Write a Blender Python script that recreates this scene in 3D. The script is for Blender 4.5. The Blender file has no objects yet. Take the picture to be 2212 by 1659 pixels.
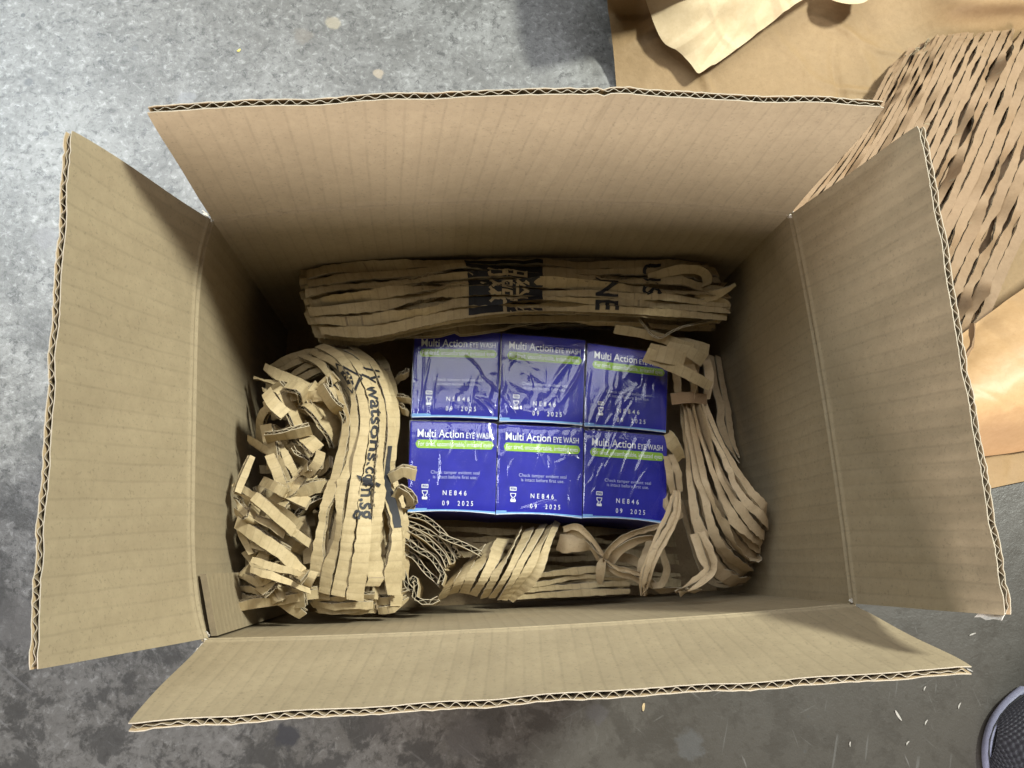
import bpy, bmesh, math, random
import numpy as np
from mathutils import Vector, Matrix, Euler

# ------------------------------------------------------------------ camera, world, lamps, exposure
SC = bpy.context.scene
COL = SC.collection
RIM = 0.25                                  # height of the carton rim over the floor
FPX, CX, CY = 1781.0, 1106.0, 829.5         # focal length and centre of the 2212 x 1659 view
CAM = np.array([-0.0500051, -0.0859648, 0.4775165 + RIM])
ANG = (0.2137434806, -0.0799125776, -0.0513946604)
ROT = np.array(Euler(ANG, 'XYZ').to_matrix())

cam_d = bpy.data.cameras.new('camera')
cam = bpy.data.objects.new('camera', cam_d); COL.objects.link(cam)
cam.location = CAM; cam.rotation_euler = ANG
cam_d.sensor_fit = 'HORIZONTAL'; cam_d.sensor_width = 36.0
cam_d.lens = FPX / 2212.0 * 36.0
cam_d.clip_start = 0.02; cam_d.clip_end = 60
SC.camera = cam

world = bpy.data.worlds.new('World'); SC.world = world; world.use_nodes = True
bg = world.node_tree.nodes['Background']
bg.inputs['Color'].default_value = (0.62, 0.66, 0.72, 1); bg.inputs['Strength'].default_value = 0.012

def area(name, loc, target, sx, sy, power, color):
    d = bpy.data.lights.new(name, 'AREA'); d.shape = 'RECTANGLE'; d.size = sx; d.size_y = sy
    d.energy = power; d.color = color
    o = bpy.data.objects.new(name, d); COL.objects.link(o); o.location = loc
    o.rotation_euler = (Vector(target) - Vector(loc)).to_track_quat('-Z', 'Y').to_euler()
    return o
area('tube_lamp', (0.555*3.2, 0.345*3.2, RIM + 0.757*3.2), (0, 0, RIM), 0.42, 0.28, 176, (0.96, 1.0, 0.90))
area('skylight_lamp', (-0.15, 1.40, 3.25), (-0.05, 0.1, 0.1), 2.0, 1.6, 48, (0.97, 0.985, 1.0))
area('film_glint_lamp', (-1.35, 0.60, 3.3), (0.0, 0.0, 0.1), 0.16, 1.6, 13, (0.92, 0.97, 1.0))  # added lamp, no known fixture: gives the film ridges their glints
area('window_lamp', (-2.1, 2.1, 3.1), (-0.3, 0.3, 0), 1.3, 1.3, 58, (0.84, 0.94, 1.0))  # added lamp, no known window: brings sheen to the far left floor
area('doorway_lamp', (-0.60, -2.95, 0.95), (0, 0.1, RIM + .05), 2.2, 1.3, 205, (0.95, 0.88, 0.86))

SC.view_settings.view_transform = 'Standard'; SC.view_settings.look = 'None'
SC.view_settings.exposure = 0.0; SC.view_settings.gamma = 1.0
SC.cycles.max_bounces = 8; SC.cycles.transparent_max_bounces = 12
SC.cycles.sample_clamp_indirect = 6.0

RNG = np.random.default_rng(7)
random.seed(7)

# ------------------------------------------------------------------ geometry helpers
def ray(x, y):
    return ROT @ np.array([(x - CX) / FPX, -(y - CY) / FPX, -1.0])
def P(x, y, z):
    """The point of the place at height z (over the rim) that is seen in direction x, y."""
    d = ray(x, y); t = (z + RIM - CAM[2]) / d[2]
    return CAM + t * d
def PF(x, y, z):
    return P(x, y, z - RIM)                 # height over the floor
def on_plane(x, y, p0, n):
    d = ray(x, y); return CAM + d * (((p0 - CAM) @ n) / (d @ n))

def cr_weights(t, n):
    """Catmull-Rom weights of n control points at parameters t in 0..1."""
    t = np.atleast_1d(t).astype(float); W = np.zeros((len(t), n))
    if n == 1: W[:, 0] = 1; return W
    x = np.clip(t, -.15, 1.15) * (n - 1); i = np.clip(np.floor(x).astype(int), 0, n - 2); f = x - i
    b = [(-f**3 + 2*f**2 - f) / 2, (3*f**3 - 5*f**2 + 2) / 2, (-3*f**3 + 4*f**2 + f) / 2, (f**3 - f**2) / 2]
    if n == 2: b = [0*f, 1 - f, f, 0*f]
    r = np.arange(len(t))
    for k in range(4):
        j = i + k - 1
        lo = j < 0; hi = j > n - 1; ok = ~(lo | hi)
        np.add.at(W, (r[ok], j[ok]), b[k][ok])
        if n > 2:                            # mirrored end points
            np.add.at(W, (r[lo], np.zeros(lo.sum(), int)), 2*b[k][lo]); np.add.at(W, (r[lo], np.ones(lo.sum(), int)), -b[k][lo])
            np.add.at(W, (r[hi], np.full(hi.sum(), n-1)), 2*b[k][hi]); np.add.at(W, (r[hi], np.full(hi.sum(), n-2)), -b[k][hi])
    return W

class Patch:
    """A smooth surface through rails of points; u runs along a rail, v from rail to rail."""
    def __init__(self, rails, up=True):
        self.R = np.array(rails, float); self.nv, self.nu = self.R.shape[:2]
        self.sign = 1.0
        _, n = self.at(np.full(9, .5), np.linspace(.1, .9, 9))
        m = n.mean(0)
        if up and m @ (CAM - self.R.reshape(-1, 3).mean(0)) < 0: self.sign = -1.0
        g = self.pos(np.linspace(0, 1, 40), np.full(40, .5)); self.length = np.linalg.norm(np.diff(g, axis=0), axis=1).sum()
        g = self.pos(np.full(20, .5), np.linspace(0, 1, 20)); self.width = np.linalg.norm(np.diff(g, axis=0), axis=1).sum()
    def pos(self, u, v):
        return np.einsum('na,nb,bac->nc', cr_weights(u, self.nu), cr_weights(v, self.nv), self.R)
    def at(self, u, v):
        e = 2e-3
        p = self.pos(u, v)
        du = self.pos(u + e, v) - self.pos(u - e, v); dv = self.pos(u, v + e) - self.pos(u, v - e)
        n = np.cross(du, dv); n /= np.linalg.norm(n, axis=1)[:, None] + 1e-12
        return p, n * self.sign

def org_of(o):
    while o is not None:
        if 'org' in o: return o['org'][:]
        o = o.parent
    return (0, 0, 0)
class MB:
    """Collects grids of points into one mesh."""
    def __init__(self): self.v, self.f, self.m, self.uv, self.nv = [], [], [], [], 0
    def grid(self, A, uv=None, mat=0, flip=False):
        n, m = A.shape[:2]; base = self.nv
        self.v.append(A.reshape(-1, 3)); self.uv.append(np.zeros((n*m, 2)) if uv is None else uv.reshape(-1, 2)); self.nv += n*m
        i = np.arange(n*m).reshape(n, m) + base
        q = np.stack([i[:-1, :-1], i[1:, :-1], i[1:, 1:], i[:-1, 1:]], -1).reshape(-1, 4)
        self.f.append(q[:, ::-1] if flip else q); self.m.append(np.full(len(q), mat)); return i
    def slab(self, A, B, uv=None, mat=0, edge=1):
        """Top grid A, bottom grid B, and the four cut edges between them."""
        self.grid(A, uv, mat); self.grid(B, uv, mat, True)
        for ea, eb, fl in ((A[0], B[0], 0), (A[-1], B[-1], 1), (A[:, 0], B[:, 0], 1), (A[:, -1], B[:, -1], 0)):
            self.grid(np.stack([ea, eb]), None, edge, bool(fl))
    def poly(self, pts, mat=0):
        base = self.nv; self.v.append(np.array(pts, float)); self.uv.append(np.zeros((len(pts), 2))); self.nv += len(pts)
        self.f.append(np.arange(base, base + len(pts))[None, :]); self.m.append(np.array([mat]))
    def build(self, name, mats, parent=None, smooth=True):
        V = np.concatenate(self.v); UV = np.concatenate(self.uv)
        if parent is not None: V = V - np.array(org_of(parent))
        me = bpy.data.meshes.new(name)
        faces = [tuple(int(x) for x in r) for F in self.f for r in F]
        me.from_pydata([tuple(p) for p in V], [], faces)
        me.polygons.foreach_set('material_index', np.concatenate(self.m).astype(np.int32))
        me.polygons.foreach_set('use_smooth', np.full(len(faces), smooth))
        ul = me.uv_layers.new(name='UVMap'); li = np.zeros(len(me.loops), np.int32); me.loops.foreach_get('vertex_index', li)
        ul.data.foreach_set('uv', UV[li].ravel().astype(np.float32))
        for m in mats: me.materials.append(m)
        me.update()
        o = bpy.data.objects.new(name, me); COL.objects.link(o)
        if parent is not None: o.parent = link_org(parent)
        return o
def link_org(p): return p

def thing(name, label, cat, org, group=None):
    o = bpy.data.objects.new(name, None); COL.objects.link(o); o.empty_display_size = 0.02
    o.location = org; o['org'] = [float(x) for x in org]
    o['label'] = label; o['category'] = cat
    if group: o['group'] = group
    return o
def part_empty(name, parent):
    o = bpy.data.objects.new(name, None); COL.objects.link(o); o.parent = parent; o['org'] = parent['org']; return o
def tag(o, label, cat, group=None):
    o['label'] = label; o['category'] = cat
    if group: o['group'] = group
    return o

# ------------------------------------------------------------------ materials
def nodes(name):
    m = bpy.data.materials.new(name); m.use_nodes = True
    nt = m.node_tree; b = nt.nodes['Principled BSDF']
    return m, nt, b
def N(nt, kind, **kw):
    n = nt.nodes.new(kind)
    for k, v in kw.items():
        if k.startswith('i_'):
            key = k[2:]; n.inputs[int(key) if key.isdigit() else key.replace('_', ' ')].default_value = v
        else: setattr(n, k, v)
    return n
def ramp(nt, fac, stops):
    r = nt.nodes.new('ShaderNodeValToRGB'); el = r.color_ramp.elements
    while len(el) < len(stops): el.new(0.5)
    for e, (p, c) in zip(el, stops):
        e.position = p; e.color = (c, c, c, 1) if isinstance(c, (int, float)) else (*c, 1)
    nt.links.new(fac, r.inputs[0]); return r.outputs[0]
def mix(nt, fac, a, b, mode='MIX'):
    n = nt.nodes.new('ShaderNodeMix'); n.data_type = 'RGBA'; n.blend_type = mode
    for sock, val in ((n.inputs[0], fac), (n.inputs[6], a), (n.inputs[7], b)):
        if hasattr(val, 'is_linked'): nt.links.new(val, sock)
        else: sock.default_value = val if isinstance(val, float) else (*val, 1)
    return n.outputs[2]
def noise(nt, vec, scale, detail=4, rough=.6, dist=0.0):
    n = N(nt, 'ShaderNodeTexNoise', i_Scale=scale, i_Detail=detail, i_Roughness=rough, i_Distortion=dist)
    if vec is not None: nt.links.new(vec, n.inputs['Vector'])
    return n.outputs[0]

def board(name, c1, c2, lines=0.0, pitch=0.0066, rough=.75, crumple=0.0, fib=1.0, spec=.25):
    """Kraft liner: mottled fibres, and (lines > 0) the faint ribs of the fluting under it."""
    m, nt, b = nodes(name)
    tc = N(nt, 'ShaderNodeTexCoord')
    uv, ob = tc.outputs['UV'], N(nt, 'ShaderNodeNewGeometry').outputs['Position']
    f1 = noise(nt, ob, 160, 5, .7); f2 = noise(nt, ob, 22, 3, .55); f3 = noise(nt, ob, 520, 3, .65)
    col = mix(nt, ramp(nt, f1, [(.3, 0), (.72, 1)]), c1, c2)
    col = mix(nt, 0.5, col, mix(nt, ramp(nt, f2, [(.3, .78), (.7, 1.12)]), (0, 0, 0), (1, 1, 1)), 'MULTIPLY') if False else col
    col = mix(nt, ramp(nt, f2, [(.35, 0.0), (.75, .35)]), col, tuple(x * .8 for x in c1))
    col = mix(nt, ramp(nt, f3, [(.57, 0.0), (.70, .38 * fib)]), col, tuple(x * .45 for x in c1))
    bump = N(nt, 'ShaderNodeBump', i_Strength=.35, i_Distance=.0006)
    h = f1
    if lines > 0:
        sx = N(nt, 'ShaderNodeSeparateXYZ'); nt.links.new(uv, sx.inputs[0])
        wob = N(nt, 'ShaderNodeMath', operation='MULTIPLY_ADD', i_1=.0022, i_2=0.0); nt.links.new(noise(nt, uv, 25, 2, .5), wob.inputs[0])
        ad = N(nt, 'ShaderNodeMath', operation='ADD'); nt.links.new(sx.outputs[0], ad.inputs[0]); nt.links.new(wob.outputs[0], ad.inputs[1])
        ph = N(nt, 'ShaderNodeMath', operation='MULTIPLY', i_1=2 * math.pi / pitch); nt.links.new(ad.outputs[0], ph.inputs[0])
        sn = N(nt, 'ShaderNodeMath', operation='SINE'); nt.links.new(ph.outputs[0], sn.inputs[0])
        hl = N(nt, 'ShaderNodeMath', operation='MULTIPLY_ADD', i_1=.5, i_2=.5); nt.links.new(sn.outputs[0], hl.inputs[0])
        mp = N(nt, 'ShaderNodeMapping'); mp.inputs['Scale'].default_value = (1 / pitch, 28, 1); nt.links.new(uv, mp.inputs[0])
        brk = noise(nt, mp.outputs[0], 1.0, 2, .6)
        ln = ramp(nt, hl.outputs[0], [(.0, 1.0), (.10, 0.0)])
        lm = N(nt, 'ShaderNodeMath', operation='MULTIPLY'); nt.links.new(ln, lm.inputs[0]); nt.links.new(ramp(nt, brk, [(.30, .35*lines), (.65, lines)]), lm.inputs[1])
        col = mix(nt, lm.outputs[0], col, tuple(x * .55 for x in c1))
        hm = N(nt, 'ShaderNodeMath', operation='MULTIPLY_ADD', i_1=.65); nt.links.new(hl.outputs[0], hm.inputs[0]); nt.links.new(f1, hm.inputs[2]); h = hm.outputs[0]
    if crumple > 0:
        cn = N(nt, 'ShaderNodeTexVoronoi', i_Scale=70.0); cn.feature = 'DISTANCE_TO_EDGE'
        dv = N(nt, 'ShaderNodeVectorMath', operation='ADD'); nt.links.new(ob, dv.inputs[0])
        nn = N(nt, 'ShaderNodeTexNoise', i_Scale=30.0); nt.links.new(ob, nn.inputs['Vector'])
        sc = N(nt, 'ShaderNodeVectorMath', operation='SCALE', i_Scale=.03); nt.links.new(nn.outputs[1], sc.inputs[0]); nt.links.new(sc.outputs[0], dv.inputs[1])
        nt.links.new(dv.outputs[0], cn.inputs['Vector'])
        cm = N(nt, 'ShaderNodeMath', operation='MULTIPLY_ADD', i_1=crumple * 8); nt.links.new(cn.outputs[0], cm.inputs[0]); nt.links.new(h, cm.inputs[2]); h = cm.outputs[0]
    nt.links.new(h, bump.inputs['Height']); nt.links.new(bump.outputs[0], b.inputs['Normal'])
    nt.links.new(col, b.inputs['Base Color'])
    b.inputs['Roughness'].default_value = rough; b.inputs['Specular IOR Level'].default_value = spec
    return m
def plain(name, col, rough=.6, spec=.3, metallic=0):
    m, nt, b = nodes(name)
    ob = N(nt, 'ShaderNodeNewGeometry').outputs['Position']
    c = mix(nt, ramp(nt, noise(nt, ob, 300, 4, .6), [(.3, 0), (.7, 1)]), tuple(x * .88 for x in col), tuple(min(1, x * 1.1) for x in col))
    nt.links.new(c, b.inputs['Base Color']); b.inputs['Roughness'].default_value = rough; b.inputs['Specular IOR Level'].default_value = spec
    return m

M_BOX = board('box_liner', (.295, .235, .150), (.345, .278, .178), lines=.24, pitch=.0088)
M_BOXO = board('box_outside', (.40, .29, .17), (.46, .34, .2), lines=.2)
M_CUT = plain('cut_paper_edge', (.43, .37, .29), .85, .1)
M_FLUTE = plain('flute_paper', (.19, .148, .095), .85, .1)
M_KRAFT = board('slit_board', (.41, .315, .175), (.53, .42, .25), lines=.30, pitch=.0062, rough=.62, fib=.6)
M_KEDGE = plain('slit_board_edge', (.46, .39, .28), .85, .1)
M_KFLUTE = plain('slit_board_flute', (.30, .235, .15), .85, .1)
M_PAPER = board('honeycomb_paper', (.44, .325, .195), (.54, .415, .26), rough=.6, crumple=.14)
M_BROWN = board('brown_slit_board', (.25, .162, .092), (.31, .207, .122), rough=.65, fib=.5)
M_SHEET = board('kraft_sheet_paper', (.27, .176, .086), (.32, .213, .108), rough=.62, crumple=.22, fib=.5)
M_PALE = board('pale_kraft_paper', (.56, .43, .26), (.63, .50, .32), rough=.6, crumple=.10, fib=.3)  # paler kraft tone for the curled sheet and the tongue
M_SHEET2 = board('orange_kraft_paper', (.44, .27, .13), (.50, .32, .165), rough=.5, crumple=.16, fib=.4, spec=.45)
M_BLACK = plain('black_print', (.022, .022, .026), .55, .3)

# floor: worn power-floated concrete
def concrete():
    m, nt, b = nodes('worn_concrete')
    ob = N(nt, 'ShaderNodeNewGeometry').outputs['Position']
    big = noise(nt, ob, 3.2, 5, .6, .4); mid = noise(nt, ob, 11, 8, .74, .2); fine = noise(nt, ob, 150, 6, .72, .5); grit = noise(nt, ob, 420, 3, .6)
    col = mix(nt, ramp(nt, mid, [(.40, 0), (.60, 1)]), (.110, .107, .100), (.215, .213, .206))
    col = mix(nt, ramp(nt, big, [(.38, .35), (.58, 0.0)]), col, (.13, .122, .11))
    col = mix(nt, ramp(nt, fine, [(.36, .85), (.47, 0.0)]), col, (.062, .06, .056))
    col = mix(nt, ramp(nt, fine, [(.54, 0.0), (.66, .65)]), col, (.36, .36, .35))
    col = mix(nt, ramp(nt, noise(nt, ob, 70, 9, .82, .3), [(.40, .9), (.45, 0.0)]), col, (.05, .048, .045))
    # hairline worm cracks
    wn = noise(nt, ob, 42, 4, .6, 1.8); wd = N(nt, 'ShaderNodeMath', operation='SUBTRACT', i_1=.5); nt.links.new(wn, wd.inputs[0])
    wa = N(nt, 'ShaderNodeMath', operation='ABSOLUTE'); nt.links.new(wd.outputs[0], wa.inputs[0])
    wm = N(nt, 'ShaderNodeMath', operation='MULTIPLY'); nt.links.new(ramp(nt, wa.outputs[0], [(.003, 1), (.010, 0)]), wm.inputs[0]); nt.links.new(ramp(nt, noise(nt, ob, 24, 3, .6), [(.5, 0.0), (.58, .8)]), wm.inputs[1])
    col = mix(nt, wm.outputs[0], col, (.11, .105, .10))
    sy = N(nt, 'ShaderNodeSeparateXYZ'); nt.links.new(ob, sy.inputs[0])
    # flaked dark wear patches towards the near side, over a warmer tint at the near edge
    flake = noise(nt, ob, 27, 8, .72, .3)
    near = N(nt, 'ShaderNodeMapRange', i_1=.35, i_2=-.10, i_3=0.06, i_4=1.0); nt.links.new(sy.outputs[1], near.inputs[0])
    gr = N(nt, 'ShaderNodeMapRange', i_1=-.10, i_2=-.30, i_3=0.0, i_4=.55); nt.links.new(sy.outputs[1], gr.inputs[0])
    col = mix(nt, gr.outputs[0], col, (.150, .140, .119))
    fl = N(nt, 'ShaderNodeMath', operation='MULTIPLY'); nt.links.new(ramp(nt, flake, [(.50, 0.0), (.56, .72)]), fl.inputs[0])
    nt.links.new(near.outputs[0], fl.inputs[1]); col = mix(nt, fl.outputs[0], col, (.042, .040, .037))
    # shade on the near right floor, painted into the slab colour as dark brown
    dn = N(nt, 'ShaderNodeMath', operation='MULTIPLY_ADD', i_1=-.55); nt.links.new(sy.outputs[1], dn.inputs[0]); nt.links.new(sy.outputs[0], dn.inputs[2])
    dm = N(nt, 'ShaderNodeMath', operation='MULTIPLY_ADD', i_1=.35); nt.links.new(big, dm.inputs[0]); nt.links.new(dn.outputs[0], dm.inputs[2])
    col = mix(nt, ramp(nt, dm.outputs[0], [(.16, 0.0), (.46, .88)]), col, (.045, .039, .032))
    # small pits
    vo = N(nt, 'ShaderNodeTexVoronoi', i_Scale=55.0, i_Randomness=1.0); nt.links.new(ob, vo.inputs['Vector'])
    pit = N(nt, 'ShaderNodeMath', operation='MULTIPLY'); nt.links.new(ramp(nt, vo.outputs['Distance'], [(.06, 1), (.11, 0)]), pit.inputs[0])
    nt.links.new(ramp(nt, noise(nt, ob, 31, 1, .5), [(.52, 0), (.58, .8)]), pit.inputs[1])
    col = mix(nt, pit.outputs[0], col, (.06, .058, .055))
    # scratches in several directions
    for ang, sc, th in ((.3, 9, .70), (1.15, 11, .71), (2.3, 8, .70), (2.9, 13, .72)):
        mr = N(nt, 'ShaderNodeMapping'); mr.inputs['Rotation'].default_value = (0, 0, ang); nt.links.new(ob, mr.inputs[0])
        mp = N(nt, 'ShaderNodeMapping'); mp.inputs['Scale'].default_value = (sc * 22, sc * 1.6, 1); nt.links.new(mr.outputs[0], mp.inputs[0])
        s = noise(nt, mp.outputs[0], 1.0, 3, .5, .15)
        col = mix(nt, ramp(nt, s, [(th - .02, 0.0), (th + .03,   .6 if ang < 2 else .16)]), col, (.11, .107, .10) if ang < 2 else (.46, .455, .45))
    # round oil spot, rust-tinted drips and dark chips, each at its own place on the slab
    spots = [(620, 1590, .013, (.05, .05, .055), .75), (817, 158, .0065, (.36, .29, .21), .6), (655, 80, .012, (.16, .14, .115), .5), (720, 50, .01, (.36, .31, .22), .5),
             (62, 178, .0055, (.07, .07, .07), .9), (98, 288, .004, (.09, .09, .09), .9), (50, 33, .003, (.06, .06, .06), .9), (290, 105, .004, (.12, .12, .12), .8),
             (1330, 88, .01, (.36, .31, .24), .5), (400, 215, .012, (.2, .2, .21), .5), (100, 515, .014, (.17, .165, .17), .55), (820, 1560, .012, (.09, .085, .08), .5),
             (1010, 1590, .022, (.085, .08, .075), .55), (1290, 1540, .012, (.075, .07, .07), .6), (1490, 1610, .016, (.08, .08, .08), .55), (30, 1350, .03, (.12, .115, .11), .5)]
    wobn = noise(nt, ob, 90, 4, .7)
    for x, y, r, c, amt in spots:
        q = PF(x, y, 0)
        dv = N(nt, 'ShaderNodeVectorMath', operation='DISTANCE'); nt.links.new(ob, dv.inputs[0]); dv.inputs[1].default_value = tuple(q)
        wob = N(nt, 'ShaderNodeMath', operation='MULTIPLY_ADD', i_1=r * 1.5); nt.links.new(wobn, wob.inputs[0]); nt.links.new(dv.outputs['Value'], wob.inputs[2])
        col = mix(nt, ramp(nt, N_scale(nt, wob.outputs[0], 1 / (r * 2)), [(.66, min(.95, amt*1.25)), (.80, 0.0)]), col, c)
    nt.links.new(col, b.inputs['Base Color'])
    rg = ramp(nt, fine, [(.3, .38), (.7, .28)]); nt.links.new(rg, b.inputs['Roughness'])
    b.inputs['Specular IOR Level'].default_value = .85
    bp = N(nt, 'ShaderNodeBump', i_Strength=.22, i_Distance=.0010)
    hh = N(nt, 'ShaderNodeMath', operation='MULTIPLY_ADD', i_1=.6); nt.links.new(grit, hh.inputs[0]); nt.links.new(fine, hh.inputs[2])
    nt.links.new(hh.outputs[0], bp.inputs['Height']); nt.links.new(bp.outputs[0], b.inputs['Normal'])
    return m
def N_scale(nt, s, k):
    n = N(nt, 'ShaderNodeMath', operation='MULTIPLY', i_1=k); nt.links.new(s, n.inputs[0]); return n.outputs[0]

# ------------------------------------------------------------------ the floor
mb = MB(); L = 4.0
mb.grid(np.array([[(x, y, 0) for y in np.linspace(-L, L, 9)] for x in np.linspace(-L, L, 9)]))
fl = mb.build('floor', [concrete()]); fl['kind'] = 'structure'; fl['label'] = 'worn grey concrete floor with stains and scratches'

# ------------------------------------------------------------------ the big carton
T = .0039
HP = [P(463, 480, 0), P(1703, 467, 0), P(1835, 1303, 0), P(450, 1378, 0)]      # rim corners: back left, back right, front right, front left
SIDES = {  # name: hinge ends, bulge of the hinge, outer flap points, flap angle, outward direction
    'back': (0, 1, .0105, [(314, 242), (766, 221), (1218, 201), (1560, 215), (1915, 231)], .0536, (0, 1)),
    'right': (1, 2, .0028, [(1985, 267), (2030, 520), (2078, 800), (2126, 1065), (2172, 1330)], .1482, (1, 0)),
    'front': (2, 3, .003, [(2105, 1440), (1640, 1470), (1180, 1500), (725, 1530), (272, 1560)], .265, (0, -1)),
    'left': (3, 0, .0085, [(78, 1447), (97, 1155), (117, 860), (136, 570), (155, 277)], .255, (-1, 0)),
}
box = thing('cardboard_box', 'large open brown cardboard box standing on the concrete with four flaps up', 'cardboard box', (0, 0, 0))
for name, (i, j, bul, outer, ang, (ox, oy)) in SIDES.items():
    A, B = HP[i], HP[j]; out = np.array([ox, oy, 0.0])
    us = np.linspace(0, 1, 97); e = B - A; ln = np.linalg.norm(e)
    prof = np.clip(1 - np.abs(2*us - 1)**(2.2 if name != 'left' else 5), 0, 1)
    hinge = A + us[:, None] * e + prof[:, None] * bul * out
    # wall: inner face from the rim to the floor, its bulge dying out downwards
    vs = np.linspace(0, 1, 17); G = np.zeros((97, 17, 3)); UV = np.zeros((97, 17, 2))
    uw = us*1.014 - .007
    for k, v in enumerate(vs):
        G[:, k] = A + uw[:, None] * e + (prof * bul * (1 - .75*v))[:, None] * out; G[:, k, 2] = RIM - v * (RIM - .004)
        UV[:, k, 0] = us * ln; UV[:, k, 1] = -v * RIM
    score = np.exp(-((vs * RIM - .0) / .002)**2) * 0
    G += out * .0004; O = G + out * (T - .0008)
    mb = MB(); mb.slab(G, O, UV, 0, 1); mb.build('wall', [M_BOX, M_BOX], box)
    # flap: bent panel from the hinge to its cut edge
    d0 = out * math.sin(ang) + np.array([0, 0, math.cos(ang)]); nn = np.cross(e, d0); nn /= np.linalg.norm(nn)
    op = np.array([on_plane(x, y, A + out * bul * .6 * math.sin(math.pi * k / 4), nn) for k, (x, y) in enumerate(outer)])
    W = cr_weights(us, 5) if name != 'back' else np.array([np.interp(us, np.linspace(0, 1, 5), np.eye(5)[k]) for k in range(5)]).T
    edge = W @ op
    VV = np.concatenate([np.linspace(0, .1, 16), np.linspace(.125, 1, 24)]); nv = len(VV); G = np.zeros((97, nv, 3)); UV = np.zeros((97, nv, 2)); N0 = nn if nn @ out > 0 else -nn
    for k, v in enumerate(VV):
        G[:, k] = hinge + (edge - hinge) * v
        mm = v*.117; G[:, k] += N0*(.0016*math.exp(-((mm - .0022)/.0011)**2) - .0007*math.exp(-((mm - .0052)/.0016)**2))
        if name == 'back':      # the panel has been folded across once, and dented lightly
            G[:, k] -= N0*((.0017*np.exp(-((us - .565 + .018*(1 - v))/.006)**2) + .0005*np.exp(-((us - .345)/.02)**2) + .0004*np.sin(us*23 + v*3))*min(1, v*3))[:, None]
        G[:, k] += N0*(.00035*np.sin(us*41 + v*5 + len(name)) + .00025*np.sin(us*17 - v*9))[:, None]*min(1, v*4)
        bend = .0022 * math.sin(math.pi * v) * (1 if name in ('left', 'right') else .6)
        G[:, k] += N0 * bend * np.sin(math.pi * us)[:, None] ** .7
        cr_ = (np.exp(-us*ln/.003) + np.exp(-(1 - us)*ln/.003))*v**14; G[:, k] -= (d0*.0022 - N0*.0010)*cr_[:, None]
        UV[:, k, 0] = us * ln; UV[:, k, 1] = v * .117
    t = .0005; G[:, -1] += d0*(np.sin(us*61 + len(name))*.00018 + RNG.normal(0, .00016, 97))[:, None]
    mb = MB(); mb.slab(G, G + N0 * t, UV, 0, 1)
    O = G + N0 * (T - t); O[:, -1] += RNG.normal(0, .00015, (97, 3))
    mb.slab(O, O + N0 * t, UV, 2, 1)
    flap = mb.build('flap', [M_BOX, M_CUT, M_BOXO], box)
    # fluting between the two liners, open at the cut edge
    nf = int(ln / .0066) * 10; uf = np.linspace(.004, .996, nf); vf = np.linspace(.02, .9985, 6)
    pg = Patch(np.array([[[np.interp(vq, VV, G[a, :, c]) for c in range(3)] for a in range(0, 97, 4)] for vq in np.linspace(0, 1, 8)]), up=False)
    F = np.zeros((nf, 6, 3))
    phs = 2*math.pi*uf*int(ln/.0066) + .5*np.sin(uf*37) + RNG.normal(0, .03, nf).cumsum()*.2
    amp = (T - 2*t)/2 * .97
    crush = np.clip(np.interp(uf, np.linspace(0, 1, 31), RNG.uniform(.45, 1.12, 31)), .4, 1)
    squash = crush - .45*np.exp(-((uf - .03)/.03)**2) - .5*np.exp(-((uf - .97)/.035)**2)
    for k, v in enumerate(vf):
        F[:, k] = pg.pos(uf, np.full(nf, v)) + N0 * (T/2 + amp*np.sin(phs)*squash)[:, None]
    for col in (F,):
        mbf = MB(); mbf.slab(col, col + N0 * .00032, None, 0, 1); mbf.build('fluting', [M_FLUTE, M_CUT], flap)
    if name == 'right':    # torn white paper at the near corner of this flap
        c0 = G[-1, -1]; up = d0; al = e / ln
        mb = MB(); g = np.zeros((6, 6, 3))
        for a in range(6):
            for b_ in range(6):
                s, q = a/5, b_/5
                g[a, b_] = c0 - up*.0165*s*(1-.25*q) + al*(-.011*q*(1-.5*s) + .0022*(1-q)) + N0*(.002 + .004*math.sin(q*2.2)*(1-s)) + RNG.normal(0, .0005, 3) - out*.0022
        mb.slab(g, g + N0*.0004, None, 0, 0); mb.build('torn_paper', [plain('torn_white_paper', (.78, .74, .68), .8)], flap)
M_TORN = plain('frayed_white_paper', (.66, .61, .53), .85)
for ci, (c, sx, sy) in enumerate(zip(HP, (-1, 1, 1, -1), (1, 1, -1, -1))):
    for k in range(4):
        a = RNG.uniform(0, 6.28); l = RNG.uniform(.004, .008); p0 = c + np.array([sx*RNG.uniform(-.001, .003), sy*RNG.uniform(-.001, .003), RNG.uniform(-.001, .003)]); dv = np.array([math.cos(a)*.6 + sx*.3, math.sin(a)*.6 + sy*.3, RNG.uniform(-.2, .6)]); sdv = np.cross(dv, RNG.normal(0, 1, 3)); sdv /= np.linalg.norm(sdv)
        g = np.array([[p0 + dv*l*q + sdv*(t_*(.0011*(1 - .6*q))) + RNG.normal(0, .0003, 3) for t_ in (-1, 0, 1)] for q in np.linspace(0, 1, 5)])
        mb = MB(); mb.slab(g, g + np.cross(dv, sdv)*.0003, None, 0, 0); mb.build('torn_paper', [M_TORN], box)
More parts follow.
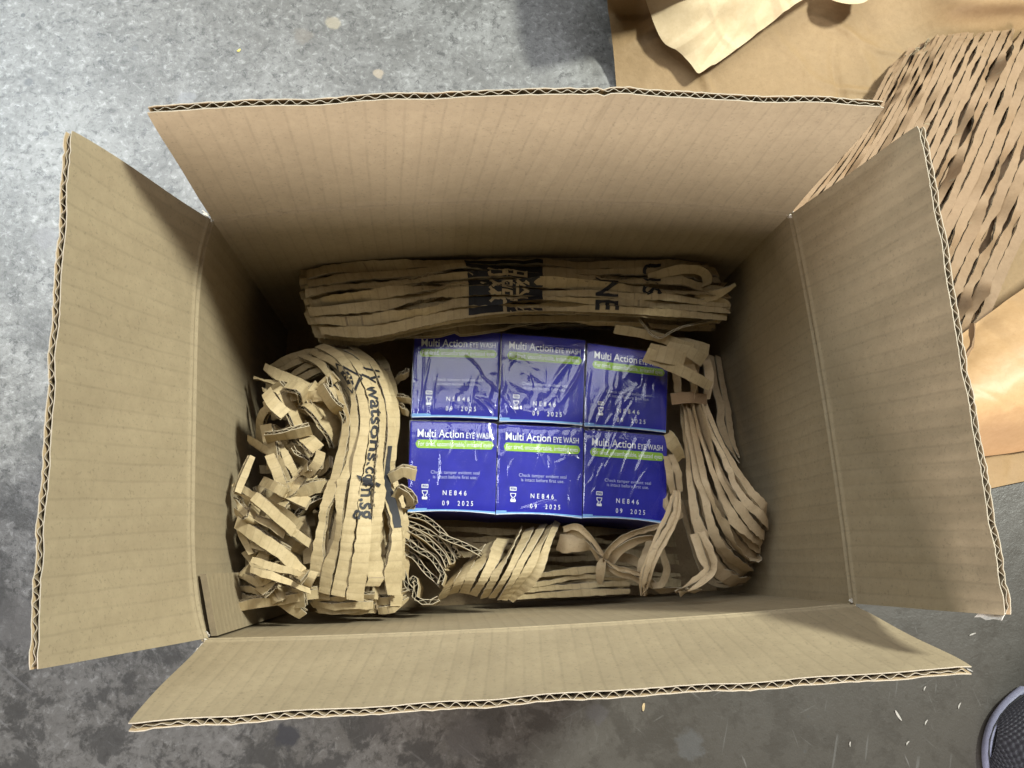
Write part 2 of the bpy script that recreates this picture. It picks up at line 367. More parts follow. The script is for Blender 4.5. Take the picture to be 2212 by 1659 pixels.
# bottom panels and the inside glue tab at the near left corner
mb = MB(); q = np.array([[HP[0] + (-.0095, .0115, 0), HP[3] + (-.0095, -.0045, 0)], [HP[1] + (.0055, .0115, 0), HP[2] + (.0055, -.0045, 0)]]); q[:, :, 2] = .009; q2 = q.copy(); q2[:, :, 2] = .005
mb.slab(q, q2, None, 0, 1); mb.build('bottom_panel', [M_BOXO, M_CUT], box)
A, B = HP[3], HP[0]; e = B - A; ln = np.linalg.norm(e); g = np.zeros((12, 17, 3)); uvg = np.zeros((12, 17, 2))
for a, sl in enumerate(np.linspace(.0008, .034, 12)):
    u = sl/ln; pr = max(0, 1 - abs(2*u - 1)**5)
    for k, v in enumerate(np.linspace(.006, .97, 17)):
        q = A + u*e - np.array([pr*.0085*(1 - .75*v), 0, 0]); q[2] = RIM - v*(RIM - .004)
        g[a, k] = q + np.array([.0012 + .0012*math.exp(-v*14)*math.sin(sl/.034*3), 0, 0]); uvg[a, k] = (v*RIM, sl)
mb = MB(); mb.slab(g + np.array([.0034, 0, 0]), g, uvg, 0, 1); mb.build('glue_tab', [M_BOX, M_FLUTE], box)

# ------------------------------------------------------------------ slit board and paper strips
CALM = {}
def slit_open(s, k, M, ph, sd=0):
    if k in CALM.get(sd, ()): return .16*np.clip((np.abs(np.sin(math.pi*(M*s + .5*(k % 2) + ph))) - .3)/.7, 0, 1)
    x = M*s + .5*(k % 2) + ph; a = np.abs(np.sin(math.pi*x)); c = np.floor(x)
    h = np.mod(np.sin(c*12.9898 + k*78.233 + sd*3.7)*43758.5453, 1.0)
    hb = math.modf(abs(math.sin(k*91.7 + sd*17.3)*9173.1))[0]
    return np.clip((a - .22)/.78, 0, 1)**.7 * (.12 + 1.5*h**1.8) + (np.clip((a - .06)*6, 0, 1)*.45 if hb > .74 else 0)
def strip_fn(pt, k, n, M, gap, ph, tilt, wav, seed, crown):
    r = np.random.default_rng(seed*101 + k*7 + 3)
    tk = r.normal(0, tilt); a1, a2, p1, p2 = r.normal(0, wav), r.normal(0, wav*.6), r.uniform(0, 6), r.uniform(0, 6)
    w = pt.width / n; nk = max(3, int(pt.length/.014)); kx = np.sort(r.uniform(0, 1, nk)); ky = r.normal(0, wav*1.1, nk)
    def f(s, t, off=0.0):
        l = k/n + (gap/n * slit_open(s, k, M, ph, seed) if k > 0 else 0)
        rr = (k+1)/n - (gap/n * slit_open(s, k+1, M, ph, seed) if k < n-1 else 0)
        jg = (np.sin(s*pt.length*1450 + p1) + np.sin(s*pt.length*2310 + p2*3 + t*9) + np.sin(s*pt.length*620 + k))*.00022/max(pt.width, .01)
        p, nr = pt.at(s, l + (rr - l)*t + jg)
        op = np.maximum(slit_open(s, k, M, ph, seed), slit_open(s, k+1, M, ph, seed))
        lift = tk*np.sin(s*M*2.2 + p2)*1.5*(t - .5)*w*op + a1*np.sin(s*M*3.1 + p1) + a2*np.sin(s*M*7.3 + p2) + crown*(t - .5)**2*w + np.interp(s, kx, ky)
        return p + nr*(lift + off)[:, None]
    return f
def strip_mesh(mb, f, s0, s1, length, width, thick, corr, pitch=.0062, nt=3, seed=0, tip=0.0):
    r = np.random.default_rng(seed + 17)
    span = (s1 - s0) * length
    ns = int(np.clip(span / (.0042 if thick > .001 else .0036), 5, 90)); S = np.linspace(s0, s1, ns); Tt = np.linspace(0, 1, nt)
    def grid(off, S=S, Tt=Tt, wv=None):
        ss, tt = np.meshgrid(S, Tt, indexing='ij'); ss = ss.ravel(); tt = tt.ravel()
        if tip: tt = .5 + (tt - .5)*(1 - tip*np.clip((ss - (s1 - .25*(s1-s0)))/(.25*(s1-s0)), 0, 1))
        o = np.full(ss.shape, off) if wv is None else np.repeat(wv, len(Tt))
        return f(ss, tt, o).reshape(len(S), len(Tt), 3)
    uv = np.stack(np.meshgrid(S*length, Tt*width, indexing='ij'), -1)
    if not corr:
        mb.slab(grid(thick/2), grid(-thick/2), uv, 0, 1); return
    tl = .00042
    mb.slab(grid(thick/2), grid(thick/2 - tl), uv, 0, 1)
    mb.slab(grid(-thick/2 + tl), grid(-thick/2), uv, 0, 1)
    nf = max(12, int(span / pitch * 7)); Sf = np.linspace(s0, s1, nf)
    ph = Sf*length/pitch*2*math.pi + .4*np.sin(Sf*31 + seed)
    amp = (thick/2 - tl) * (1 - .35*np.abs(np.sin(Sf*9 + seed*1.7)))
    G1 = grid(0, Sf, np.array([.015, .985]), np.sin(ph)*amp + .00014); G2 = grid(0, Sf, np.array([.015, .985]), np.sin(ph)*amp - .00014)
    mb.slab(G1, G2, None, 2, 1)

def rails3(rails, z=None):
    return [[P(p[0], p[1], p[2] if len(p) > 2 else z) for p in r] for r in rails]

SEED = [0]
def pad(name, label, cat, rails, n, M=2.0, gap=.2, thick=.0032, corr=True, tilt=.25, wav=.0006, crown=0.0, jit=.02, mats=None, ph=None,
        group=None, parent=None, skip=(), tip=0.0, pname='strip', dz=0.0, up=True, calm=()):
    """A board (or paper) slit into n strips that hang together at staggered nodes; each strip is a part."""
    SEED[0] += 1; sd = SEED[0]; CALM[sd] = calm; r = np.random.default_rng(sd)
    R = np.array(rails3(rails)) + np.array([0, 0, dz])
    cc = R.reshape(-1, 3).mean(0)
    if abs(cc[0]) < .195 and abs(cc[1]) < .135:          # packing stays inside the box walls
        R[..., 0] = np.clip(R[..., 0], -.1805, .1785); R[..., 1] = np.clip(R[..., 1], -.1150, .1255)
    pt = Patch(R, up=up)
    if mats is None: mats = [M_KRAFT, M_KEDGE, M_KFLUTE] if corr else [M_PAPER, M_KEDGE]
    if parent is None:
        c = R.reshape(-1, 3).mean(0); c[2] = R[..., 2].min()
        parent = thing(name, label, cat, c, group)
    ph = r.uniform(0, 1) if ph is None else ph
    fs = []
    for k in range(n):
        f = strip_fn(pt, k, n, M, gap, ph, tilt, wav, sd, crown); s0, s1 = max(0, r.uniform(-.2, 1)*jit), 1 - max(0, r.uniform(-.2, 1)*jit)
        fs.append(f)
        if k in skip: continue
        mb = MB(); strip_mesh(mb, f, s0, s1, pt.length, pt.width/n, thick, corr, seed=sd*13 + k, tip=tip)
        mb.build(pname, mats, parent)
    return parent, pt, fs, n, thick

def text_mesh(s, size, bold=0.0, spacing=1.0, align='LEFT'):
    """Flat triangles of a line of writing, in metres."""
    c = bpy.data.curves.new('writing', 'FONT'); c.body = s; c.size = size; c.align_x = align; c.resolution_u = 4
    c.space_character = spacing; c.offset = bold
    o = bpy.data.objects.new('writing', c); COL.objects.link(o)
    bpy.context.view_layer.update()
    me = bpy.data.meshes.new_from_object(o.evaluated_get(bpy.context.evaluated_depsgraph_get()))
    bm = bmesh.new(); bm.from_mesh(me); bmesh.ops.triangulate(bm, faces=bm.faces[:])
    bpy.data.meshes.remove(me); bpy.data.objects.remove(o); bpy.data.curves.remove(c)
    return bm
def rect_bm(x0, y0, x1, y1):
    bm = bmesh.new(); vs = [bm.verts.new(p) for p in ((x0, y0, 0), (x1, y0, 0), (x1, y1, 0), (x0, y1, 0))]; bm.faces.new(vs); return bm
def poly_bm(pts):
    bm = bmesh.new(); bm.faces.new([bm.verts.new((x, y, 0)) for x, y in pts]); return bm
def line_bm(pts, w):
    bm = bmesh.new()
    for (x0, y0), (x1, y1) in zip(pts[:-1], pts[1:]):
        l = math.hypot(x1-x0, y1-y0) or 1; nx, ny = -(y1-y0)/l*w/2, (x1-x0)/l*w/2
        bm.faces.new([bm.verts.new(p) for p in ((x0-nx, y0-ny, 0), (x1-nx, y1-ny, 0), (x1+nx, y1+ny, 0), (x0+nx, y0+ny, 0))])
    return bm
def print_on(padres, bm, u0, v0, mat, name='print', off=.0003, rot=0):
    """Lays flat print (x along the strips, y across them, metres) over the strips of a pad, cut where the board is slit."""
    parent, pt, fs, n, thick = padres
    for v in bm.verts:
        x, y = v.co.x, v.co.y
        if rot == 90: x, y = -y, x
        elif rot == -90: x, y = y, -x
        elif rot == 180: x, y = -x, -y
        v.co = Vector((u0 + x/pt.length, v0 + y/pt.width, 0))
    us = [v.co.x for v in bm.verts]; vs = [v.co.y for v in bm.verts]
    for k in range(1, n):
        if min(vs) < k/n < max(vs): bmesh.ops.bisect_plane(bm, geom=bm.verts[:] + bm.edges[:] + bm.faces[:], plane_co=(0, k/n, 0), plane_no=(0, 1, 0))
    du = .004/pt.length; a = min(us) + du
    while a < max(us):
        bmesh.ops.bisect_plane(bm, geom=bm.verts[:] + bm.edges[:] + bm.faces[:], plane_co=(a, 0, 0), plane_no=(1, 0, 0)); a += du
    out = MB()
    for fc in bm.faces:
        c = fc.calc_center_median(); k = int(np.clip(math.floor(c.y*n), 0, n-1))
        if not (0 <= c.x <= 1 and 0 <= c.y <= 1): continue
        s = np.array([v.co.x for v in fc.verts]); t = np.clip(np.array([v.co.y*n - k for v in fc.verts]), 0, 1)
        out.poly(fs[k](s, t, np.full(len(s), thick/2 + off)))
    bm.free()
    if out.nv: return out.build(name, [mat], parent, smooth=False)
#@@CONTENT@@
# ------------------------------------------------------------------ six shrink-wrapped eye wash cartons
ZC = -.115
CART = [  # top corners: back left, back right, front right, front left
    [(895.6, 716), (1081.5, 719.5), (1075, 906), (889, 901.5)], [(1085, 719.7), (1264.5, 735), (1258.5, 919), (1079, 910.5)], [(1270, 741), (1443, 765), (1438.5, 934.5), (1262, 921)],
    [(887, 909.5), (1074, 914), (1070, 1111), (879.5, 1107)], [(1077.5, 916), (1260.6, 924.6), (1257, 1120), (1071.5, 1111.5)], [(1264, 928), (1441, 941.5), (1439, 1132), (1258.5, 1119)]]
CART_LAB = ['blue eye wash carton at the back left of the wrapped pack, palest with sheen', 'blue eye wash carton between two others in the back row, brightest film glare',
            'blue eye wash carton at the back right, its corner under the forked board strip', 'blue eye wash carton at the front left of the pack next to the printed pad',
            'blue eye wash carton in the middle of the front row above the twisted paper', 'blue eye wash carton at the front right of the pack beside the paper roll']
def carton_mat():
    m, nt, b = nodes('blue_carton_print')
    ob = N(nt, 'ShaderNodeNewGeometry').outputs['Position']
    c = mix(nt, ramp(nt, noise(nt, ob, 90, 3, .5), [(.3, 0), (.7, 1)]), (.010, .010, .27), (.016, .016, .34))
    nt.links.new(c, b.inputs['Base Color']); b.inputs['Roughness'].default_value = .42; b.inputs['Specular IOR Level'].default_value = .3
    return m
M_BLUE = carton_mat(); M_LBLUE = plain('light_blue_band', (.20, .40, .72), .4, .4); M_GREEN = plain('green_pill', (.30, .52, .055), .5, .3)
M_WHITE = plain('white_print', (.82, .83, .86), .5, .3); M_WCARD = plain('white_carton_edge', (.75, .78, .82), .6, .2); M_LOW = plain('pale_print', (.42, .44, .72), .5, .3)
def film_mat():
    m, nt, b = nodes('clear_shrink_film'); nt.nodes.remove(b); out = nt.nodes['Material Output']
    ob = N(nt, 'ShaderNodeNewGeometry').outputs['Position']
    tr = N(nt, 'ShaderNodeBsdfTransparent'); tr.inputs[0].default_value = (.95, .96, .98, 1)
    gl = N(nt, 'ShaderNodeBsdfGlossy', i_Roughness=.06); g2 = N(nt, 'ShaderNodeBsdfGlossy', i_Roughness=.20); gl.inputs[0].default_value = (1, 1, 1, 1); g2.inputs[0].default_value = (1, 1, 1, 1)
    gm = N(nt, 'ShaderNodeMixShader', i_0=.45); nt.links.new(gl.outputs[0], gm.inputs[1]); nt.links.new(g2.outputs[0], gm.inputs[2])
    fr = N(nt, 'ShaderNodeFresnel', i_IOR=1.62)
    mul = N(nt, 'ShaderNodeMath', operation='MULTIPLY_ADD', i_1=.92, i_2=.0); nt.links.new(fr.outputs[0], mul.inputs[0])
    bp = N(nt, 'ShaderNodeBump', i_Strength=.42, i_Distance=.001)
    mr = N(nt, 'ShaderNodeMapping'); mr.inputs['Rotation'].default_value = (0, 0, .16); nt.links.new(ob, mr.inputs[0])
    mp = N(nt, 'ShaderNodeMapping'); mp.inputs['Scale'].default_value = (170, 20, 1); nt.links.new(mr.outputs[0], mp.inputs[0])
    s1 = noise(nt, mp.outputs[0], 1.0, 3, .5, .4); s2 = noise(nt, ob, 34, 2, .5)
    st = N(nt, 'ShaderNodeMath', operation='MULTIPLY'); nt.links.new(s1, st.inputs[0]); nt.links.new(ramp(nt, s2, [(.42, .03), (.62, .5)]), st.inputs[1])
    nt.links.new(st.outputs[0], bp.inputs['Height']); nt.links.new(bp.outputs[0], gl.inputs['Normal']); nt.links.new(bp.outputs[0], g2.inputs['Normal'])
    mx = N(nt, 'ShaderNodeMixShader'); nt.links.new(mul.outputs[0], mx.inputs[0]); nt.links.new(tr.outputs[0], mx.inputs[1]); nt.links.new(gm.outputs[0], mx.inputs[2])
    nt.links.new(mx.outputs[0], out.inputs['Surface']); return m
M_FILM = film_mat()
# ridges of the tight film: end points in view coordinates, height and half width in metres
RIDG = []
for (x0, y0, x1, y1, h, w) in [(1007, 770, 1045, 815, .0005, .0005), (1045, 815, 1120, 905, .0004, .0006), (905, 735, 898, 820, .0005, .0007), (915, 750, 905, 900, .0005, .0006), (930, 770, 912, 905, .0004, .0007), (945, 800, 935, 900, .0003, .0008),
        (985, 850, 975, 900, .0003, .001), (1030, 860, 1065, 905, .0006, .0011), (1042, 862, 1072, 890, .0007, .0012), (1020, 870, 1045, 1000, .0003, .0015), (1065, 905, 1090, 830, .0007, .0016), (1050, 905, 1078, 985, .0005, .0013),
        (1065, 785, 1130, 780, .00012, .0022), (1050, 806, 1090, 808, .00012, .002), (1110, 770, 1180, 800, .00012, .002), (1125, 800, 1180, 832, .00012, .0022), (1100, 820, 1160, 850, .00012, .002), (1180, 745, 1250, 742, .0003, .0014), (1160, 750, 1265, 758, .0003, .0012),
        (1250, 760, 1180, 850, .0005, .002), (1262, 775, 1210, 870, .0005, .0014), (1085, 840, 1100, 900, .0005, .0018), (1130, 860, 1118, 905, .0006, .0018), (1160, 850, 1140, 910, .0005, .0018), (1100, 880, 1180, 890, .0006, .0025), (1200, 860, 1185, 905, .0005, .0016), (1225, 850, 1222, 905, .0004, .0018),
        (1275, 800, 1268, 890, .0004, .0014), (1310, 835, 1272, 925, .0004, .0012), (1325, 840, 1283, 935, .0004, .0010), (1345, 855, 1300, 985, .0004, .0012), (1365, 870, 1312, 990, .0003, .0012), (1388, 800, 1380, 840, .0004, .0008), (1402, 805, 1396, 860, .0004, .0008), (1420, 810, 1414, 850, .0004, .0008),
        (1340, 960, 1300, 1030, .0003, .0011), (1375, 950, 1338, 1040, .0003, .0011), (1405, 955, 1370, 1040, .0003, .0013), (1300, 930, 1272, 1010, .0003, .0012), (985, 930, 970, 990, .0004, .0018), (1010, 925, 1000, 985, .0003, .0018), (950, 935, 945, 980, .0003, .0018),
        (1040, 960, 1072, 968, .0005, .0006), (1140, 920, 1130, 1000, .0003, .0016), (1180, 925, 1165, 1010, .0003, .0016), (1215, 985, 1250, 993, .0005, .0009), (1205, 1000, 1230, 975, .0004, .0010), (1150, 1096, 1200, 1085, .0008, .0010), (1120, 1103, 1185, 1098, .0006, .0016),
        (1060, 910, 1090, 920, .0008, .0010), (1255, 915, 1275, 935, .0006, .0010), (1080, 915, 1258, 922, .0004, .0010)]:
    a = P(x0, y0, ZC); b_ = P(x1, y1, ZC); RIDG.append((a[:2], b_[:2], h, w))
r_ = np.random.default_rng(5)
for k in range(90):
    x = r_.uniform(895, 1430); y = r_.uniform(760, 1060); l = r_.uniform(25, 95); a_ = 1.75 + r_.normal(0, .25) + (x - 1160)/900
    a = P(x, y, ZC); b_ = P(x + l*math.cos(a_), y + l*math.sin(a_), ZC); RIDG.append((a[:2], b_[:2], r_.uniform(.0001, .00028), r_.uniform(.0009, .002)))
def film_height(p):
    h = np.zeros(len(p))
    for a, b_, hh, w in RIDG:
        d = b_ - a; L2 = d @ d; s = np.clip(((p - a) @ d)/L2, 0, 1); q = a + s[:, None]*d
        m_ = np.array([-d[1], d[0]])/math.sqrt(L2); bow = .0015*np.sin(math.pi*s)*(1 if (int(a[0]*1e5) % 2) else -1)
        dist = (p - q) @ m_ - bow; dd = np.sqrt(dist**2 + ((p - q)**2).sum(1) - ((p - q) @ m_)**2)
        h += (1.25 if w < .0016 else .8)*hh * np.exp(-(dd/w)**2) * (.25 + .75*np.sin(math.pi*np.clip(s*.9 + .05, 0, 1)))
    return h
def bil(Q, s, t): return (Q[0]*(1-s) + Q[1]*s)*(1-t) + (Q[3]*(1-s) + Q[2]*s)*t
def carton_print():
    """Every line of the carton top: (flat mesh in 0..1 across, 0..1 down, material, name)."""
    out = []
    def add(s, x, y, size, name, mat, bold=0.0, sp=1.0, al='LEFT', w=None):
        bm = text_mesh(s, size, bold, sp, al); xs = [v.co.x for v in bm.verts]; sc = 1.0 if w is None else w/(max(xs) - min(xs))
        for v in bm.verts: v.co = Vector((x + (v.co.x - (min(xs) if w else 0))*sc, y - v.co.y, 0))
        out.append((bm, mat, name))
    bm = bmesh.new(); prev = None
    for k in range(45):
        x = .067 + (.963 - .067)*k/44; dx = max(0, .105 - x, x - .925); hh = .047*math.sqrt(max(.0004, 1 - (dx/.0385)**2))
        cur = [bm.verts.new((x, .25 + hh*q, 0)) for q in (-1, -.33, .33, 1)]
        if prev:
            for q in range(3): bm.faces.new((prev[q], cur[q], cur[q+1], prev[q+1]))
        prev = cur
    out.append((bm, M_GREEN, 'green_band'))
    add('Multi Action', .085, .175, .125, 'lettering', M_WHITE, .0009, 1.0, w=.53); add('EYE WASH', .645, .178, .09, 'lettering', M_WHITE, .0004, 1.0, w=.30)
    add('For tired, uncomfortable, irritated eyes', .095, .272, .07, 'lettering', M_WHITE, .0003, 1.0, w=.84)
    add('Check tamper evident seal', .53, .575, .052, 'lettering', M_LOW, 0, 1.0, 'CENTER'); add('is intact before first use.', .53, .625, .052, 'lettering', M_LOW, 0, 1.0, 'CENTER')
    add('NE846', .395, .805, .074, 'lettering', M_WHITE, .0002, 1.7, w=.27); add('09  2025', .392, .915, .074, 'lettering', M_WHITE, .0002, 1.7, w=.35)
    bm = line_bm([(.155, .695), (.225, .695), (.225, .73), (.155, .73), (.155, .6955)], .007); out.append((bm, M_WHITE, 'lot_symbol'))
    add('LOT', .19, .7235, .03, 'lot_symbol', M_WHITE, .0006, 1.0, 'CENTER')
    hg = line_bm([(.163, .765), (.163, .785), (.185, .81), (.163, .835), (.163, .845)], .008)
    hg2 = line_bm([(.219, .765), (.219, .785), (.197, .81), (.219, .835), (.219, .845)], .008)
    out += [(hg, M_WHITE, 'hourglass_symbol'), (hg2, M_WHITE, 'hourglass_symbol'), (line_bm([(.157, .763), (.225, .763)], .008), M_WHITE, 'hourglass_symbol'), (rect_bm(.163, .828, .219, .855), M_WHITE, 'hourglass_symbol')]
    return out
PRINT = carton_print()
for ci, q in enumerate(CART):
    Q = [P(x, y, ZC) for x, y in q]; c = sum(Q)/4; c[2] = .012
    row = ci // 3
    root = thing('eye_wash_carton', CART_LAB[ci], 'carton', c, 'eye wash cartons shrink-wrapped in two rows of three')
    # carton body with a slightly curved front top edge and light blue sleeve lip
    nx, ny = 13, 13; G = np.zeros((nx, ny, 3))
    for a in range(nx):
        for b_ in range(ny):
            s, t_ = a/(nx-1), b_/(ny-1); p = bil(Q, s, t_)
            p[2] -= .0003*(math.exp(-s/.03) + math.exp(-(1-s)/.03) + math.exp(-t_/.03) + math.exp(-(1-t_)/.03)); G[a, b_] = p
    G[:, -1, 1] += .0016*np.sin(math.pi*np.linspace(0, 1, nx))*(.5 if row == 0 else 1.0)
    B = G.copy(); B[:, :, 2] = .012
    mb = MB(); mb.slab(G, B, None, 0, 0); body = mb.build('carton_body', [M_BLUE], root)
    PT = Patch([[G[a, b_] for b_ in range(ny)] for a in range(nx)])
    # light blue front band, its white fold line and the end notch
    for (s0, s1, t0, t1, mt, nm) in ((.0, 1.0, .972, .992, M_LBLUE, 'blue_band'), (.0, .12 if ci % 3 else .22, .955, .975, M_LBLUE, 'band_tab'), (.0, 1.0, .992, 1.0, M_WCARD, 'white_fold')):
        ss = np.linspace(s0, s1, 17); tt = np.linspace(t0, t1, 3); S_, T_ = np.meshgrid(ss, tt, indexing='ij')
        pp = PT.pos(T_.ravel(), S_.ravel()) + np.array([0, 0, .0003]); mb = MB(); mb.grid(pp.reshape(17, 3, 3)); mb.build(nm, [mt], body)
    by = {}
    for bm, mt, nm in PRINT:
        co = np.array([v.co[:] for v in bm.verts]); pp = PT.pos(np.clip(co[:, 1], 0, 1), np.clip(co[:, 0], 0, 1)) + np.array([0, 0, .0003 if nm == 'green_band' else .00055])
        bm.verts.index_update()
        mb = by.setdefault((nm, mt.name), (MB(), mt))[0]; base = mb.nv
        mb.v.append(pp); mb.uv.append(np.zeros((len(pp), 2))); mb.nv += len(pp)
        for fc in bm.faces: mb.f.append(np.array([[v.index + base for v in fc.verts]])); mb.m.append(np.array([0]))
    for (nm, _), (mb, mt) in by.items(): mb.build(nm, [mt], body, smooth=False)
    # the piece of clear film over this carton
    n_ = 111; S_, T_ = np.meshgrid(np.linspace(-.012, 1.012, n_), np.linspace(-.012, 1.012, n_), indexing='ij')
    pp = PT.pos(T_.ravel(), S_.ravel()); pp[:, 2] += .0010 + film_height(pp[:, :2])
    ed = np.minimum(np.minimum(S_, 1 - S_), np.minimum(T_, 1 - T_)).ravel(); pp[:, 2] -= .00025*np.exp(-np.clip(ed, 0, 1)/.01)
    mb = MB(); mb.grid(pp.reshape(n_, n_, 3)); mb.build('shrink_film', [M_FILM], root)
for bm, _, _ in PRINT: bm.free()

# ------------------------------------------------------------------ folded slit-board bundle along the back wall
bundle = thing('slit_board_bundle', 'long folded bundle of slit brown cardboard with black print along the back wall', 'packing pad', P(1110, 640, -.17))
B0 = [[(655, 590, -.090), (760, 566, -.086), (900, 553, -.083), (1010, 549, -.083), (1170, 556, -.083), (1330, 566, -.084), (1450, 562, -.085), (1545, 578, -.090)],
      [(662, 655, -.084), (790, 640, -.078), (920, 622, -.077), (1020, 608, -.077), (1170, 616, -.077), (1330, 622, -.078), (1450, 628, -.079), (1575, 645, -.086)],
      [(690, 722, -.088), (800, 730, -.083), (920, 704, -.081), (1020, 686, -.081), (1170, 672, -.081), (1330, 676, -.081), (1450, 684, -.082), (1572, 692, -.088)]]
bp_ = pad('', '', '', B0, 7, 5.2, .36, .0016, True, .85, .0011, parent=bundle, jit=.012)
sh = lambda R, dx, dy, dz: [[(x + dx, y + dy, z + dz) for x, y, z in r] for r in R]
pad('', '', '', sh(B0, -6, -2, -.006), 7, 4.6, .36, .0016, True, .8, .0012, parent=bundle, jit=.02)
pad('', '', '', sh(B0, -10, 6, -.013), 5, 3.9, .34, .0016, True, .4, .0010, parent=bundle, jit=.03)
B3 = [[(640, 610, -.105), (760, 590, -.105), (1000, 590, -.105), (1300, 600, -.105), (1560, 610, -.108)], [(680, 740, -.112), (780, 746, -.108), (1000, 704, -.106), (1300, 694, -.106), (1560, 708, -.110)]]
pad('', '', '', B3, 7, 3.0, .3, .0018, True, .4, .0010, parent=bundle, jit=.03)
B4 = [[(690, 738, -.110), (860, 722, -.110), (1060, 700, -.110), (1300, 694, -.110), (1545, 706, -.112)], [(690, 735, -.150), (860, 722, -.150), (1060, 704, -.150), (1300, 698, -.150), (1545, 712, -.150)]]
pad('', '', '', B4, 4, 3, .3, .0018, True, .3, .0010, parent=bundle, jit=.02)
B5 = [[(655, 560, -.094), (800, 549, -.090), (1000, 545, -.088), (1300, 546, -.088), (1550, 560, -.092)], [(650, 600, -.10), (800, 570, -.094), (1000, 560, -.09), (1300, 566, -.09), (1560, 590, -.097)]]
pad('', '', '', B5, 3, 3, .3, .0016, True, .4, .0012, parent=bundle, jit=.03)
# folded loops at the right end
for rl in ([[(1400, 590, -.078), (1470, 572, -.072), (1525, 580, -.074), (1535, 612, -.082), (1490, 640, -.086)], [(1400, 606, -.080), (1475, 592, -.075), (1512, 596, -.078), (1515, 618, -.084), (1488, 650, -.088)]],
           [(lambda: [(1480, 655, -.084), (1550, 640, -.080), (1578, 660, -.084), (1560, 690, -.092)])(), [(1480, 672, -.088), (1545, 662, -.086), (1560, 668, -.090), (1550, 700, -.096)]],
           [[(1500, 640, -.082), (1545, 628, -.074), (1588, 612, -.068)], [(1505, 656, -.084), (1550, 646, -.078), (1589, 614, -.069)]],
           [[(1380, 690, -.096), (1420, 728, -.098), (1470, 706, -.092), (1550, 690, -.096)], [(1385, 690, -.112), (1425, 730, -.114), (1470, 710, -.110), (1550, 694, -.112)]],
           [[(1330, 700, -.10), (1420, 716, -.102), (1500, 742, -.104)], [(1325, 720, -.104), (1415, 736, -.106), (1490, 764, -.108)]]):
    pad('', '', '', rl, 1, 1, 0, .0016, True, .1, .0006, parent=bundle, jit=0)
u_of = lambda pt, x: float(np.interp(x, *(lambda g: (g, np.linspace(0, 1, 60)))(np.array([CX + FPX*((lambda d: d[0]/-d[2])(ROT.T @ (p - CAM))) for p in pt.pos(np.linspace(0, 1, 60), np.full(60, .5))]))))
bpt = bp_[1]; ua, ub = u_of(bpt, 1012), u_of(bpt, 1172)
print_on(bp_, rect_bm(0, -.02*0, (ub - ua)*bpt.length, bpt.width*.93), ua, .04, M_BLACK, 'black_block', .00025)
v_dir = 1 if bpt.pos(np.array([.5]), np.array([1.]))[0][1] < bpt.pos(np.array([.5]), np.array([0.]))[0][1] else -1
def word(res, s, size, x, v, mat, bold, rot, name='lettering', off=.0006, w=None, mirror=False):
    bm = text_mesh(s, size, bold)
    if mirror:
        for q in bm.verts: q.co.y = -q.co.y
    print_on(res, bm, u_of(res[1], x), v, mat, name, off, rot)
# characters stand rotated a quarter turn: their tops point to the right along the bundle
def turned(res, s, size, x, v, mat, bold=0.0, off=.0006):
    """A character whose top points along +u and whose reading direction runs along +v (down in the view)."""
    bm = text_mesh(s, size, bold)
    for q in bm.verts: q.co = Vector((q.co.y, q.co.x, 0))
    print_on(res, bm, u_of(res[1], x), v, mat, 'lettering', off)
turned(bp_, '臉', .027, 1062, .20, M_KRAFT, .0001); turned(bp_, '片', .027, 1062, .62, M_KRAFT, .0001)
turned(bp_, 'N', .0205, 1286, .34, M_BLACK, .0004); turned(bp_, 'E', .0205, 1286, .72, M_BLACK, .0004)
turned(bp_, 'U', .0205, 1388, .06, M_BLACK, .0004); turned(bp_, 'S', .0205, 1390, .40, M_BLACK, .0004)

# ------------------------------------------------------------------ left heap: folded slit corrugated board
WP = [[(640, 770, -.105), (690, 795, -.090), (728, 850, -.078), (742, 915, -.070), (724, 1000, -.060), (702, 1060, -.054), (690, 1120, -.053), (676, 1190, -.056), (662, 1270, -.066)],
      [(700, 752, -.100), (752, 778, -.082), (788, 845, -.069), (798, 915, -.062), (788, 1000, -.054), (776, 1060, -.049), (770, 1130, -.048), (760, 1205, -.052), (745, 1290, -.062)],
      [(760, 748, -.112), (812, 785, -.096), (838, 850, -.084), (846, 915, -.077), (840, 1000, -.069), (850, 1060, -.064), (863, 1125, -.062), (866, 1200, -.066), (862, 1300, -.078)]]
wp = pad('printed_slit_pad', 'curved slit cardboard pad with black web address print beside the blue cartons', 'packing pad', WP, 6, 3.6, .40, .0034, True, .34, .0008, jit=.05, ph=.2, calm=(3, 4))
wpt = wp[1]; wroot = wp[0]
pad('', '', '', sh(WP, 3, 5, -.010), 6, 3.1, .36, .0034, True, .5, .0014, parent=wroot, jit=.10)
pad('', '', '', sh(WP, 8, 9, -.022), 6, 2.6, .36, .0034, True, .5, .0014, parent=wroot, jit=.12)
pad('', '', '', sh(WP, 16, 6, -.036), 6, 2.6, .36, .0034, True, .5, .0014, parent=wroot, jit=.10)
uy = lambda pt, y, v=.5: float(np.interp(y, *(lambda g: (g, np.linspace(0, 1, 60)))(np.array([CY - FPX*((lambda d: d[1]/-d[2])(ROT.T @ (p - CAM))) for p in pt.pos(np.linspace(0, 1, 60), np.full(60, v))]))))
def along(res, s, size, y0, y1, v, mat, bold=0.0, off=.0005):
    """Writing that runs down the strips, letter tops towards +v (right in the view)."""
    bm = text_mesh(s, size, bold); pt = res[1]; xs = [q.co.x for q in bm.verts]; ua, ub = uy(pt, y0, v), uy(pt, y1, v); k = (ub - ua)*pt.length/(max(xs) - min(xs))
    for q in bm.verts: q.co = Vector(((q.co.x - min(xs))*k, q.co.y, 0))
    print_on(res, bm, ua, v, mat, 'lettering', off)
